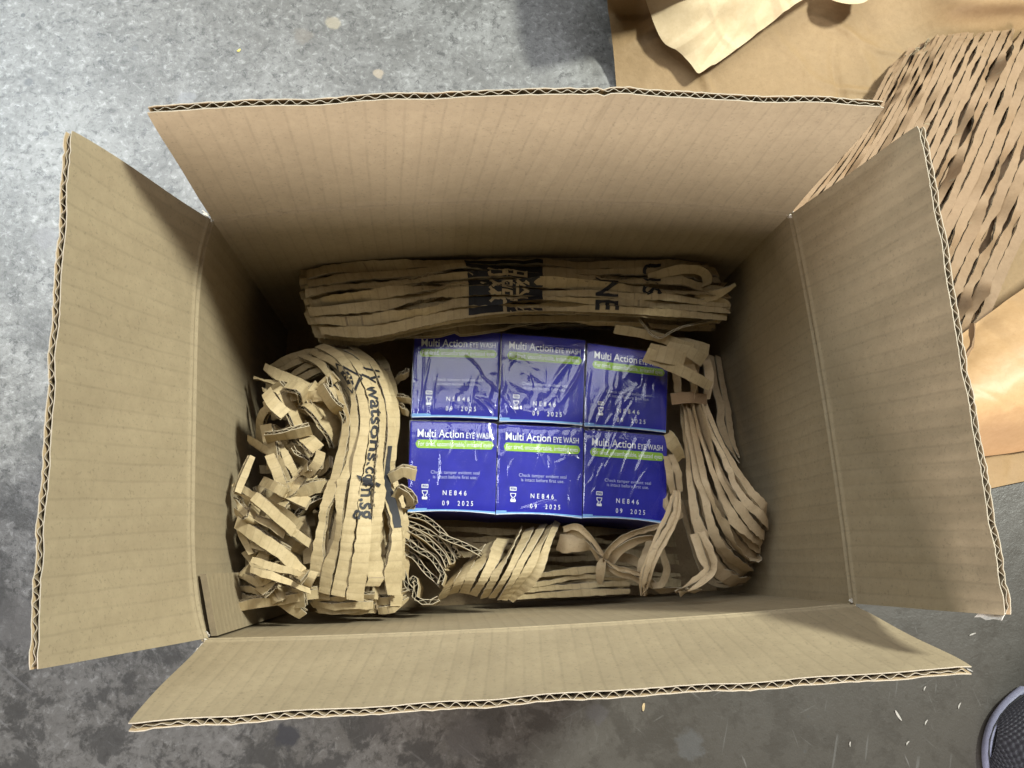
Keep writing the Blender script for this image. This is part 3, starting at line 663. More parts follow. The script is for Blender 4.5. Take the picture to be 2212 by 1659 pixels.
along(wp, 'watsons.com.sg', .0130, 835, 1122, .525, M_BLACK, .00022)
for yy, vv, ln_, a_ in ((800, .70, .012, .0), (812, .60, .012, .5), (822, .72, .010, -.4)):
    print_on(wp, line_bm([(0, 0), (ln_*math.sin(a_)*.8, ln_*math.cos(a_))], .0016), uy(wpt, yy, vv), vv - .06, M_BLACK, 'mark', .0005)
print_on(wp, line_bm([(0, .011), (-.012, 0), (0, -.011), (.012, 0), (.0005, .0107)], .0018), uy(wpt, 820, .25), .27, M_BLACK, 'diamond_mark', .0005)
print_on(wp, rect_bm(-.005, -.004, .005, .004), uy(wpt, 820, .25), .28, M_BLACK, 'diamond_mark', .0005)
bmN = text_mesh('N', .006, .0002); print_on(wp, bmN, uy(wpt, 814, .25), .262, M_KRAFT, 'diamond_mark', .0009)
print_on(wp, poly_bm([(.0, .0), (.011, .008), (.0075, .0085), (.0115, .0135), (.009, .0150), (.0055, .0095), (.003, .012)][::-1]), uy(wpt, 1030, .4), .40, M_BLACK, 'arrow_mark', .0009)
print_on(wp, rect_bm(0, 0, (uy(wpt, 1140, .93) - uy(wpt, 965, .93))*wpt.length, .15*wpt.width), uy(wpt, 965, .93), .855, M_BLACK, 'black_block', .0004)

def piece(label, rails, n=1, M=1.2, gap=.25, thick=.0032, corr=True, name='slit_board_piece', group='torn slit-board pieces heaped at the left', **kw):
    return pad(name, label, 'cardboard piece', rails, n, M, gap, thick, corr, group=group, **kw)
piece('three bent cardboard fingers pointing at the back left corner shadow', [[(562, 783, -.098), (620, 806, -.092), (690, 838, -.088)], [(548, 812, -.096), (608, 840, -.088), (682, 868, -.084)], [(560, 842, -.094), (600, 862, -.086), (690, 902, -.082)]], 3, 1, .42, tilt=.5, jit=.25, ph=.1)
piece('cardboard arch with open corrugated side edge near the left wall', [[(572, 962, -.100), (574, 905, -.082), (604, 882, -.074), (664, 893, -.074), (712, 925, -.080)], [(556, 955, -.104), (562, 890, -.084), (608, 866, -.073), (668, 878, -.072), (716, 905, -.078)]], 1)
piece('dim slit board bending under the bundle at the back left', [[(585, 790, -.125), (640, 762, -.115), (715, 752, -.110), (775, 765, -.112)], [(620, 845, -.120), (675, 815, -.105), (735, 800, -.100), (780, 830, -.102)]], 4, 1.4, .35)
piece('two upright cardboard slats folded beside the diamond mark', [[(668, 838, -.070), (690, 885, -.064), (714, 925, -.068), (722, 968, -.080)], [(672, 824, -.086), (700, 872, -.084), (724, 912, -.086), (728, 958, -.096)]], 1, 1, 0)
piece('thin torn slat with frayed edge left of the printed pad', [[(700, 815, -.066), (722, 866, -.062), (742, 905, -.064), (735, 960, -.078)], [(712, 822, -.088), (732, 876, -.084), (750, 912, -.086), (742, 965, -.096)]], 1, 1, 0)
piece('square slit board patch facing up in the middle of the left heap', [[(640, 898, -.090), (672, 912, -.086), (706, 936, -.088)], [(618, 925, -.090), (652, 945, -.085), (688, 965, -.087)], [(597, 952, -.094), (634, 975, -.088), (668, 992, -.090)]], 3, 1, .3, ph=.1)
piece('wedge-shaped cardboard strip pair below the arch', [[(533, 952, -.074), (585, 988, -.068), (612, 1030, -.068), (632, 1072, -.074)], [(580, 926, -.076), (618, 968, -.069), (642, 1015, -.067), (662, 1052, -.072)]], 2, .9, .42, ph=.05)
piece('narrow raised cardboard tongue over the wedge-shaped strips', [[(572, 985, -.060), (590, 1030, -.056), (606, 1070, -.060)], [(592, 978, -.060), (612, 1022, -.055), (628, 1060, -.058)]], 1)
piece('small board standing on edge close to the left wall', [[(506, 1062, -.050), (538, 982, -.054)], [(519, 1068, -.052), (549, 988, -.056)]], 1, thick=.0045)
piece('large folded slit board resting against the left wall', [[(502, 1042, -.060), (556, 1066, -.050), (612, 1096, -.048), (655, 1132, -.056)], [(488, 1068, -.060), (540, 1096, -.049), (600, 1132, -.047), (640, 1170, -.055)], [(474, 1094, -.066), (522, 1126, -.054), (578, 1164, -.052), (618, 1200, -.060)]], 4, 1.3, .4, tilt=.5, jit=.2)
piece('diagonal cardboard slat crossing over the large folded board', [[(556, 1062, -.040), (592, 1092, -.036), (640, 1136, -.042)], [(546, 1082, -.040), (580, 1114, -.036), (628, 1158, -.042)]], 1)
piece('looped cardboard strip opening towards the printed pad', [[(622, 1088, -.070), (646, 1052, -.058), (680, 1038, -.054), (704, 1036, -.060)], [(640, 1100, -.074), (662, 1074, -.064), (686, 1062, -.060), (704, 1060, -.066)]], 1)
piece('deep folded slat showing double flutes in the dark gap', [[(704, 1062, -.064), (672, 1084, -.062), (640, 1116, -.066), (624, 1160, -.080)], [(708, 1072, -.086), (678, 1094, -.084), (648, 1126, -.088), (632, 1166, -.10)]], 1)
piece('deeper folded slat parallel to the double flutes', [[(690, 1066, -.080), (660, 1100, -.078), (634, 1142, -.082), (638, 1176, -.09)], [(692, 1074, -.100), (664, 1108, -.098), (640, 1150, -.102), (644, 1182, -.108)]], 1)
piece('ribbed slat sloping down from the left wall to the pad', [[(518, 1116, -.052), (560, 1146, -.046), (612, 1180, -.048), (662, 1226, -.058)], [(508, 1140, -.053), (548, 1172, -.046), (600, 1206, -.047), (648, 1252, -.057)]], 1)
piece('short pale slat tucked beside the ribbed slat', [[(575, 1128, -.056), (620, 1152, -.052), (668, 1184, -.058)], [(584, 1110, -.058), (628, 1136, -.053), (674, 1166, -.058)]], 1)
piece('crumpled cardboard end pressed to the left wall', [[(500, 1128, -.070), (518, 1160, -.060), (540, 1200, -.056)], [(522, 1118, -.068), (545, 1150, -.056), (566, 1190, -.054)]], 2, 1, .3)
piece('wide ribbed slit piece lying in the near left corner', [[(548, 1204, -.044), (600, 1218, -.040), (664, 1240, -.044)], [(542, 1236, -.044), (594, 1256, -.039), (672, 1284, -.044)]], 2, .9, .36, ph=.1)
piece('dark backed board under the near left corner piece', [[(498, 1236, -.072), (540, 1240, -.064), (590, 1262, -.062), (640, 1270, -.066)], [(502, 1300, -.076), (540, 1304, -.068), (590, 1306, -.066), (640, 1304, -.068)]], 3, 1.1, .3)
piece('long flat strip along the near wall at the left corner', [[(508, 1302, -.064), (560, 1290, -.058), (620, 1284, -.056), (690, 1270, -.058)], [(512, 1322, -.068), (560, 1310, -.062), (622, 1300, -.060), (692, 1288, -.062)]], 1)
piece('slanted tile of board pointing at the near wall', [[(612, 1284, -.066), (640, 1304, -.064), (664, 1324, -.070)], [(594, 1300, -.070), (624, 1322, -.068), (648, 1340, -.074)]], 1)
piece('bright upright tab at the foot of the printed pad', [[(652, 1268, -.050), (662, 1246, -.040), (672, 1232, -.040)], [(668, 1276, -.050), (680, 1252, -.040), (690, 1236, -.040)]], 1)
for k, (lab, dz) in enumerate((('top sheet of the flat board stack at the near wall', 0), ('middle sheet of the flat board stack at the near wall', -.008), ('lowest sheet of the flat board stack at the near wall', -.016))):
    piece(lab, [[(680 - 6*k, 1286 + 6*k, -.070 + dz), (740, 1284 + 6*k, -.068 + dz), (812 + 2*k, 1278 + 6*k, -.070 + dz)], [(690, 1310 + 8*k, -.076 + dz), (750, 1312 + 8*k, -.074 + dz), (806 + 4*k, 1306 + 8*k, -.076 + dz)]], 2, 1.2, .25, name='flat_board_sheet', group='flat board sheets stacked at the near wall')
piece('stubby folded board right of the flat stack', [[(812, 1290, -.082), (840, 1286, -.080), (876, 1268, -.084)], [(818, 1322, -.090), (850, 1318, -.088), (880, 1290, -.092)]], 2, 1, .3)
piece('small curled tab poking out beside the front left carton', [[(838, 1022, -.062), (868, 1010, -.056), (902, 1018, -.060)], [(846, 1042, -.066), (872, 1030, -.062), (896, 1034, -.066)]], 1, name='curled_tab', group='curled board tabs beside the cartons')
piece('looped tab under the small curled tab', [[(848, 1070, -.064), (862, 1046, -.056), (892, 1070, -.054), (896, 1092, -.062), (878, 1098, -.07)], [(852, 1090, -.068), (868, 1066, -.064), (880, 1076, -.064), (884, 1090, -.068), (872, 1112, -.072)]], 1, name='curled_tab', group='curled board tabs beside the cartons')
for k, (x, y, dx, dy) in enumerate(((852, 820, 26, -26), (850, 850, 34, 6), (852, 872, 30, 14))):
    piece(['uppermost dark torn tab in the gap left of the cartons', 'middle dark torn tab in the gap left of the cartons', 'lowest dark torn tab in the gap left of the cartons'][k], [[(x, y, -.12), (x + dx*.6, y + dy*.6, -.112), (x + dx, y + dy, -.116)], [(x + 6, y + 14, -.125), (x + dx*.6 + 4, y + dy*.6 + 12, -.118), (x + dx, y + dy + 12, -.12)]], 1, name='torn_tab', group='dark torn tabs in the gap')
mass = thing('crumpled_slit_pad', 'crumpled mass of short slit cardboard fingers filling the left side under the larger pieces', 'packing pad', P(610, 1060, -.12))
r_ = np.random.default_rng(21)
def wall_x(y): return float(np.interp(y, [780, 850, 1000, 1090, 1200, 1330], [590, 562, 522, 500, 512, 525]))
def pad_x(y): return float(np.interp(y, [780, 850, 1000, 1090, 1200, 1330], [700, 735, 722, 696, 676, 655]))
nfin = 0
while nfin < 74:
    y = r_.uniform(800, 1300); x = r_.uniform(wall_x(y) + 8, pad_x(y) + 6); l = r_.uniform(46, 105); a = r_.choice([.55, .75, 1.0, -.5, 2.2]) + r_.normal(0, .3)
    dx, dy = l*math.cos(a), l*math.sin(a)
    if not (wall_x(y + dy) + 4 < x + dx < pad_x(y + dy) + 20 and 790 < y + dy < 1320): continue
    z = r_.uniform(-.118, -.066) if nfin < 48 else r_.uniform(-.075, -.056); w = r_.uniform(20, 27); nx, ny = -math.sin(a)*w, math.cos(a)*w; cv = r_.uniform(-.004, .016); tl = r_.normal(0, .008); kk = r_.uniform(.3, .7); bx, by = r_.normal(0, 7, 2); zt = r_.normal(0, .012)
    if wall_x(y + ny) + 4 > x + nx: continue
    rl = [[(x + nx*q, y + ny*q, z + tl*(q - .5)), (x + nx*q + dx*kk + bx, y + ny*q + dy*kk + by, z + cv + tl*(q - .5)), (x + nx*q + dx, y + ny*q + dy, z + zt - cv*.4 + tl*(q - .5)*1.5)] for q in (0, 1)]
    pad('', '', '', rl, 1, 1, 0, .0028, True, .1, .0007, parent=mass, jit=0, pname='finger'); nfin += 1
# filler board deeper in the heap so that gaps end on board, not on the bottom
for k, (lab, cx_, cy_, w_, h_) in enumerate((('slit board lying deep under the back of the left heap', 650, 900, 150, 150), ('slit board lying deep under the middle of the left heap', 640, 1080, 170, 150), ('slit board lying deep under the front of the left heap', 660, 1240, 190, 120))):
    piece(lab, [[(cx_ - w_/2, cy_ - h_/2, -.13), (cx_, cy_ - h_/2 + 10, -.125), (cx_ + w_/2, cy_ - h_/2 + 20, -.13)], [(cx_ - w_/2 + 20, cy_ + h_/2, -.13), (cx_, cy_ + h_/2, -.126), (cx_ + w_/2, cy_ + h_/2, -.13)]], 5, 1.6, .4, name='deep_slit_board')

# ------------------------------------------------------------------ corrugated slats standing on edge, front left of the cartons
fan = thing('slat_fan', 'fan of corrugated slats on edge between the printed pad and the twist', 'packing pad', P(930, 1190, -.16))
for pts in ([(858, 1112), (915, 1128), (960, 1160), (990, 1205)], [(862, 1124), (910, 1142), (952, 1176), (982, 1212), (972, 1226)], [(864, 1134), (905, 1156), (948, 1192), (968, 1222)],
            [(868, 1148), (910, 1176), (940, 1204), (956, 1236)], [(868, 1168), (900, 1186), (936, 1200), (958, 1234), (950, 1262)], [(868, 1186), (898, 1204), (920, 1236), (950, 1264)],
            [(950, 1152), (990, 1170), (1040, 1190)], [(880, 1200), (930, 1202), (950, 1230)], [(885, 1252), (896, 1244), (904, 1262), (898, 1292), (925, 1300), (945, 1288)], [(860, 1222), (876, 1246), (892, 1272)]):
    dzz = RNG.uniform(-.008, .008)
    pad('', '', '', [[(x, y, -.098 + dzz) for x, y in pts], [(x + 4, y + 5, -.124 + dzz) for x, y in pts]], 1, 1, 0, .0036, True, .05, .0008, parent=fan, jit=0, pname='slat')

# ------------------------------------------------------------------ twisted paper band, flat slit pad and crinkled strips at the near wall
pad('twisted_slit_paper', 'twisted band of slit kraft paper rising in front of the cartons', 'packing paper',
    [[(1002, 1222, -.150), (978, 1246, -.124), (958, 1272, -.120), (936, 1300, -.134)], [(1046, 1180, -.152), (1022, 1215, -.114), (1000, 1252, -.108), (984, 1284, -.126)], [(1095, 1158, -.150), (1072, 1204, -.106), (1046, 1252, -.100), (1024, 1290, -.122)],
     [(1146, 1138, -.146), (1118, 1194, -.100), (1088, 1250, -.095), (1062, 1293, -.118)], [(1186, 1130, -.142), (1156, 1186, -.097), (1124, 1244, -.093), (1088, 1294, -.116)], [(1210, 1128, -.140), (1190, 1180, -.100), (1164, 1238, -.096), (1106, 1300, -.118)]],
    9, 1.2, .14, .0009, False, .22, .0004, mats=[M_KRAFT, M_KEDGE], jit=.05, ph=.3)
fpad = pad('flat_slit_pad', 'flat slit paper pad with square end lying by the near wall', 'packing pad', [[(1100, 1252, -.150), (1180, 1236, -.140), (1270, 1222, -.136), (1362, 1232, -.138)], [(1100, 1304, -.150), (1190, 1292, -.144), (1280, 1288, -.140), (1362, 1288, -.142)]],
    4, 1.6, .3, .0014, False, .2, .0008, mats=[M_KRAFT, M_KEDGE], jit=0)
for dz_ in (-.004, -.008, -.012): pad('', '', '', [[(1100, 1254, -.150 + dz_), (1270, 1224, -.138 + dz_), (1358, 1234, -.138 + dz_)], [(1100, 1305, -.150 + dz_), (1280, 1290, -.142 + dz_), (1358, 1291, -.142 + dz_)]], 4, 1.6, .3, .0014, False, .25, .0008, parent=fpad[0], mats=[M_KRAFT, M_KEDGE], jit=0)
piece('dim slit board lying under the front of the cartons', [[(900, 1135, -.180), (1050, 1140, -.176), (1230, 1150, -.178)], [(905, 1200, -.180), (1060, 1206, -.176), (1230, 1215, -.178)]], 4, 2, .35, name='deep_slit_board', group='boards deep at the near side')
piece('dim slit board on the bottom under the paper strips', [[(1150, 1140, -.190), (1300, 1140, -.186), (1460, 1150, -.188)], [(1150, 1260, -.190), (1300, 1262, -.186), (1470, 1270, -.188)]], 6, 2, .35, name='deep_slit_board', group='boards deep at the near side')
def strand(label, ctr, w, dz=.004, name='paper_strand', n=1, crown=.9, thick=.0005, mats=None, tip=0.0, grp='crinkled kraft paper strands at the front'):
    """A loose crinkled paper strand along a centre line (x, y, z), about w view units wide."""
    c = np.array(ctr, float); d = np.gradient(c[:, :2], axis=0); d /= np.linalg.norm(d, axis=1)[:, None] + 1e-9; nr = np.stack([-d[:, 1], d[:, 0]], 1)
    ww = np.array(w if hasattr(w, '__len__') else [w]*len(c))[:, None]
    a = np.concatenate([c[:, :2] - nr*ww/2, c[:, 2:] + dz], 1); b_ = np.concatenate([c[:, :2] + nr*ww/2, c[:, 2:] - dz], 1); m_ = np.concatenate([c[:, :2], c[:, 2:] + .002], 1)
    return pad(name, label, 'paper strip', [list(map(tuple, a)), list(map(tuple, m_)), list(map(tuple, b_))], n, 1.5, .2, thick, False, .3, .0009, crown=crown, jit=0, mats=mats or [M_PAPER, M_KEDGE], tip=tip, group=grp)
strand('pale crinkled strand fanning out under the middle carton', [(1218, 1148, -.130), (1248, 1142, -.122), (1276, 1168, -.120), (1308, 1206, -.126)], [24, 26, 20, 12], n=2)
strand('second crinkled strand meeting at the paper knot', [(1208, 1164, -.136), (1240, 1166, -.128), (1275, 1182, -.124), (1310, 1204, -.128)], [14, 20, 16, 10])
strand('shiny wide strand looping up from the knot under the front right carton', [(1306, 1214, -.124), (1318, 1190, -.112), (1352, 1164, -.106), (1392, 1150, -.108), (1428, 1146, -.116)], [14, 26, 30, 28, 30], n=2)
strand('strand hanging right from the paper knot', [(1304, 1206, -.122), (1326, 1226, -.114), (1360, 1238, -.114), (1402, 1244, -.124)], [10, 18, 20, 16], n=2)
strand('short strand end hanging down from the paper knot', [(1310, 1212, -.120), (1304, 1236, -.118), (1296, 1262, -.126)], [12, 14, 8])
strand('inner dark loop of the paper knot', [(1312, 1218, -.126), (1322, 1200, -.136), (1350, 1200, -.142), (1382, 1214, -.138), (1398, 1236, -.130)], [12, 18, 22, 18, 10])
strand('grey upright strand left of the long hanging tail', [(1412, 1172, -.128), (1400, 1204, -.116), (1388, 1236, -.116), (1400, 1262, -.128)], [20, 22, 18, 14])
strand('long crumpled tail hanging over the near wall edge', [(1466, 1062, -.092), (1458, 1110, -.084), (1432, 1160, -.080), (1412, 1205, -.080), (1398, 1250, -.086), (1391, 1296, -.096)], [14, 26, 30, 26, 20, 4], n=3, crown=1.6)
strand('curled strand behind the long hanging tail', [(1432, 1166, -.122), (1436, 1206, -.112), (1444, 1232, -.112), (1432, 1262, -.118), (1410, 1268, -.126)], [12, 14, 13, 14, 10])
strand('low dark strand between the tail and the flat pad', [(1402, 1250, -.136), (1430, 1272, -.132), (1470, 1268, -.134)], [16, 16, 12])
strand('torn pale flake between carton and paper roll', [(1442, 935, -.086), (1458, 952, -.080), (1478, 985, -.088)], [16, 22, 12], thick=.0012, mats=[M_KRAFT, M_KEDGE], grp='torn paper flakes right of the cartons')
strand('crumpled scrap under the torn pale flake', [(1448, 985, -.110), (1456, 1020, -.102), (1462, 1064, -.108)], [20, 30, 24], n=2, grp='torn paper flakes right of the cartons')
strand('dark folded scrap at the right edge of the cartons', [(1452, 1060, -.120), (1450, 1090, -.112), (1470, 1120, -.114)], [26, 34, 20], n=2, grp='torn paper flakes right of the cartons')

# ------------------------------------------------------------------ paper roll at the right and forked board on the carton corner
RR = [[(1466, 862, -.120), (1476, 950, -.106), (1488, 1050, -.098), (1502, 1150, -.096), (1530, 1226, -.108), (1572, 1262, -.126), (1610, 1258, -.150)],
      [(1482, 860, -.116), (1502, 950, -.098), (1526, 1048, -.086), (1556, 1130, -.084), (1594, 1188, -.095), (1634, 1212, -.115), (1658, 1200, -.142)],
      [(1502, 858, -.114), (1530, 948, -.094), (1562, 1028, -.082), (1598, 1090, -.078), (1634, 1134, -.086), (1668, 1152, -.104), (1684, 1142, -.132)],
      [(1522, 856, -.116), (1552, 936, -.098), (1592, 1008, -.086), (1628, 1058, -.080), (1658, 1088, -.084), (1686, 1112, -.098), (1694, 1126, -.122)]]
roll = pad('paper_roll', 'fanned roll of slit brown paper looping down along the right wall', 'packing paper', RR, 7, 2.6, .26, .0007, False, .35, .0007, jit=0, ph=.15)
pad('', '', '', sh(RR, 2, 2, -.012), 7, 2.8, .34, .0007, False, .4, .0008, parent=roll[0], jit=0)
pad('', '', '', [[(1606, 1262, -.150), (1560, 1272, -.160), (1520, 1250, -.160), (1490, 1180, -.150), (1466, 1080, -.140)], [(1656, 1206, -.145), (1600, 1240, -.165), (1550, 1230, -.165), (1510, 1160, -.155), (1490, 1080, -.145)]], 4, 1.4, .3, .0007, False, .3, .001, parent=roll[0], jit=0)
# narrow neck with the cross band
pad('', '', '', [[(1440, 766, -.126), (1452, 810, -.116), (1462, 868, -.112)], [(1490, 752, -.122), (1500, 806, -.108), (1502, 868, -.106)], [(1526, 744, -.126), (1536, 800, -.116), (1530, 866, -.112)]], 4, 1.1, .3, .0008, False, .3, .001, parent=roll[0], jit=.03)
pad('', '', '', [[(1448, 850, -.106), (1488, 846, -.101), (1526, 852, -.107)], [(1452, 874, -.108), (1490, 870, -.103), (1528, 874, -.109)]], 1, 1, 0, .0008, False, .1, .0004, parent=roll[0], jit=0, pname='cross_band', mats=[M_BROWN, M_KEDGE])
pad('', '', '', [[(1530, 760, -.150), (1545, 860, -.145), (1560, 940, -.14), (1600, 1000, -.135)], [(1560, 770, -.155), (1572, 860, -.15), (1590, 930, -.145), (1620, 990, -.14)]], 2, 1.1, .3, .0008, False, .3, .001, parent=roll[0], jit=.03)
strand('hooked brown strand folding out at the foot of the paper roll', [(1508, 1150, -.086), (1528, 1205, -.080), (1532, 1234, -.078), (1500, 1262, -.076), (1466, 1288, -.082)], [28, 34, 26, 26, 12], n=2)
strand('small torn tip below the hooked brown strand', [(1512, 1276, -.090), (1500, 1290, -.088), (1484, 1306, -.094)], [10, 9, 3])
fork = thing('forked_board_piece', 'forked scrap of board leaning over the back right carton corner', 'cardboard piece', P(1440, 780, -.115))
for rl, nm in (([[(1402, 750, -.084), (1440, 768, -.080), (1490, 796, -.084), (1537, 824, -.096)], [(1388, 780, -.088), (1430, 796, -.083), (1480, 818, -.086), (1526, 843, -.098)]], 'long_finger'),
               ([[(1408, 742, -.088), (1440, 750, -.080), (1482, 765, -.084)], [(1392, 776, -.088), (1430, 784, -.079), (1472, 792, -.086)]], 'bent_finger'),
               ([[(1448, 738, -.098), (1490, 748, -.092), (1526, 768, -.098)], [(1436, 756, -.100), (1478, 768, -.094), (1512, 790, -.100)]], 'short_finger'),
               ([[(1470, 728, -.112), (1500, 734, -.108), (1530, 745, -.112)], [(1462, 748, -.114), (1494, 756, -.110), (1524, 770, -.114)]], 'short_finger')):
    pad('', '', '', rl, 1, 1, 0, .0022, True, .1, .0006, parent=fork, jit=0, pname=nm)

# ------------------------------------------------------------------ outside the box: kraft sheets, slit board sheet, shoe, scraps
def sheet(name, label, cat, rows, mat, nu=60, nv=60, thick=.0003, rough=.0012, z0=0.0, seed=1, raw=False, ncr=26, cr=.0011):
    R = np.array(rows) if raw else np.array([[PF(x, y, z) for x, y, z in r] for r in rows]); pt = Patch(R)
    U, V = np.meshgrid(np.linspace(0, 1, nu), np.linspace(0, 1, nv), indexing='ij'); p, n = pt.at(U.ravel(), V.ravel())
    r = np.random.default_rng(seed); d = np.zeros(len(p))
    for k in range(26):
        a = r.uniform(0, math.pi); f_ = r.uniform(8, 60); d += r.normal(0, rough*8/f_)*np.abs(np.sin((p[:, 0]*math.cos(a) + p[:, 1]*math.sin(a))*f_ + r.uniform(0, 6)))
    lo, hi = p[:, :2].min(0), p[:, :2].max(0)
    for k in range(ncr):
        c = r.uniform(lo, hi); a = r.uniform(0, math.pi); t_ = np.array([math.cos(a), math.sin(a)]); q = p[:, :2] - c; al = q @ t_; di = q @ np.array([-t_[1], t_[0]]) + .004*np.sin(al*60 + k)
        w = r.uniform(.004, .012); d += r.normal(0, cr)*np.clip(1 - np.abs(di)/w, 0, 1)*np.clip(1 - np.abs(al)/r.uniform(.03, .12), 0, 1)
    p = p + np.array([0, 0, 1])*(d - d.min()*.2)[:, None]; p[:, 2] = np.maximum(p[:, 2], .0012 + z0)
    G = p.reshape(nu, nv, 3); mb = MB(); mb.slab(G, G - n.reshape(nu, nv, 3)*thick, None, 0, 0); o = mb.build(name, [mat]); tag(o, label, cat); return o
KS = [[PF(*q) for q in r] for r in [[(1300, -70, .095), (1310, 0, .044), (1318, 60, .028), (1325, 120, .014), (1331, 195, .004), (1340, 300, .002), (1360, 420, .002)],
       [(1480, -70, .070), (1490, 0, .034), (1500, 60, .022), (1510, 130, .014), (1520, 200, .008), (1530, 300, .005), (1540, 420, .003)],
       [(1700, -70, .03), (1710, 0, .020), (1720, 80, .016), (1730, 150, .014), (1740, 230, .012), (1750, 330, .008), (1760, 450, .004)],
       [(1960, -70, .02), (1960, 0, .02), (1960, 80, .014), (1960, 150, .010), (1960, 260, .008), (1960, 400, .006), (1960, 560, .004)],
       [(2130, -70, .05), (2130, 0, .048), (2130, 50, .030), (2130, 140, .012), (2130, 280, .008), (2130, 450, .006), (2130, 700, .004)],
       [(2420, -70, .05), (2420, 0, .045), (2420, 50, .03), (2420, 140, .012), (2420, 280, .008), (2420, 450, .006), (2420, 720, .004)]]]
KS = [[c[0] + np.array([0, .28, .02])] + c for c in KS]
sheet('kraft_paper_sheet', 'big brown kraft paper sheet spread on the concrete behind the box', 'paper sheet', KS, M_SHEET, 170, 150, raw=True, ncr=70, cr=.0024)
sheet('curled_kraft_sheet', 'pale curled corner of a second kraft sheet lying over the big brown sheet', 'paper sheet',
      [[(1372, -90, 0.080), (1386, -30, 0.056), (1400, 20, 0.044), (1424, 80, 0.034), (1446, 106, 0.029), (1476, 124, 0.027), (1505, 157, 0.026)],
       [(1470, -90, 0.084), (1480, -30, 0.061), (1490, 20, 0.050), (1496, 66, 0.039), (1500, 100, 0.033), (1508, 128, 0.029), (1512, 158, 0.026)],
       [(1570, -90, 0.082), (1572, -40, 0.060), (1566, 10, 0.050), (1552, 50, 0.040), (1540, 96, 0.034), (1530, 124, 0.029), (1522, 152, 0.026)],
       [(1680, -90, 0.070), (1668, -40, 0.054), (1650, 0, 0.046), (1622, 44, 0.039), (1590, 80, 0.033), (1560, 116, 0.029), (1534, 144, 0.026)],
       [(1860, -90, 0.050), (1790, -38, 0.044), (1740, -2, 0.040), (1690, 32, 0.036), (1640, 70, 0.032), (1590, 108, 0.029), (1545, 140, 0.026)]], M_PALE, 110, 110, rough=.0004, seed=3, ncr=34, cr=.0016)
HEAP = [[PF(x, y - dy, z) for x, y, z in ((1786, -10, .04), (1800, 2, .042), (1834, 9, .044), (1868, 5, .042), (1886, -12, .04))] for dy in (0, 30, 80, 160)]
sheet('kraft_paper_tongue', 'pale rounded tongue of kraft paper just entering at the top of the photo', 'paper sheet', HEAP, M_PALE, 20, 20, rough=.0002, seed=5, raw=True)
sheet('orange_kraft_sheet', 'glossy orange brown kraft sheet bulging beside the right flap', 'paper sheet',
      [[(1940, 830, .050), (1950, 880, .070), (1960, 920, .076), (1970, 955, .066), (1975, 985, .030), (1978, 1004, .004)],
       [(2040, 752, .050), (2050, 830, .074), (2060, 885, .080), (2070, 930, .068), (2075, 968, .034), (2080, 990, .006)],
       [(2110, 698, .052), (2120, 790, .076), (2125, 865, .082), (2130, 915, .068), (2135, 955, .034), (2140, 984, .006)],
       [(2212, 622, .056), (2212, 740, .078), (2212, 840, .084), (2212, 900, .068), (2212, 945, .034), (2212, 974, .006)],
       [(2420, 470, .06), (2420, 620, .078), (2420, 760, .084), (2420, 850, .068), (2420, 900, .034), (2420, 940, .006)]], M_SHEET2, 110, 110, rough=.0010, seed=8, ncr=44, cr=.0018)
sheet('kraft_strip_sheet', 'flat kraft paper edge showing below the orange sheet on the concrete', 'paper sheet', [[(1900, 700, .001), (1960, 960, .001), (2010, 1084, .001)], [(2100, 650, .001), (2120, 900, .001), (2135, 1056, .002)], [(2230, 600, .001), (2230, 860, .001), (2230, 1036, .002)], [(2420, 600, .001), (2420, 800, .001), (2420, 1000, .001)]], M_SHEET, 40, 40, rough=.0001, seed=9)
FL = -RIM
SL = [[(1952, 118, FL + 0.0150), (1915, 160, FL + 0.0293), (1872, 240, FL + 0.0326), (1800, 350, FL + 0.0315), (1700, 470, FL + 0.0288), (1600, 600, FL + 0.0260), (1540, 700, FL + 0.0260)],
      [(2062, 62, FL + 0.0150), (2030, 112, FL + 0.0315), (1986, 200, FL + 0.0348), (1916, 330, FL + 0.0326), (1830, 480, FL + 0.0304), (1760, 620, FL + 0.0282), (1710, 740, FL + 0.0260)],
      [(2210, 44, FL + 0.0161), (2180, 96, FL + 0.0315), (2130, 210, FL + 0.0348), (2070, 350, FL + 0.0337), (1990, 520, FL + 0.0315), (1930, 660, FL + 0.0288), (1880, 780, FL + 0.0260)],
      [(2400, 40, FL + 0.0161), (2370, 100, FL + 0.0315), (2330, 230, FL + 0.0359), (2260, 400, FL + 0.0359), (2180, 580, FL + 0.0348), (2120, 705, FL + 0.0337), (2030, 845, FL + 0.0315)]]
ss_ = pad('slit_board_sheet', 'wide brown slit cardboard sheet spread over kraft paper right of the box', 'packing pad', SL, 25, 11.0, .17, .0034, True, .45, .0006, mats=[M_BROWN, M_KEDGE, M_KFLUTE], jit=.03)
pad('', '', '', sh(SL, -3, 2, -.009), 22, 9.0, .2, .0030, True, .35, .0005, parent=ss_[0], mats=[M_BROWN, M_KEDGE, M_KFLUTE], jit=.01)
strand('thin dark paper fibre hooked under the slit sheet edge', [(2110, 698, -.160), (2108, 730, -.162), (2098, 756, -.164), (2086, 775, -.168)], [3, 4, 4, 2], mats=[M_BROWN, M_BROWN], name='paper_fibre', grp=None)

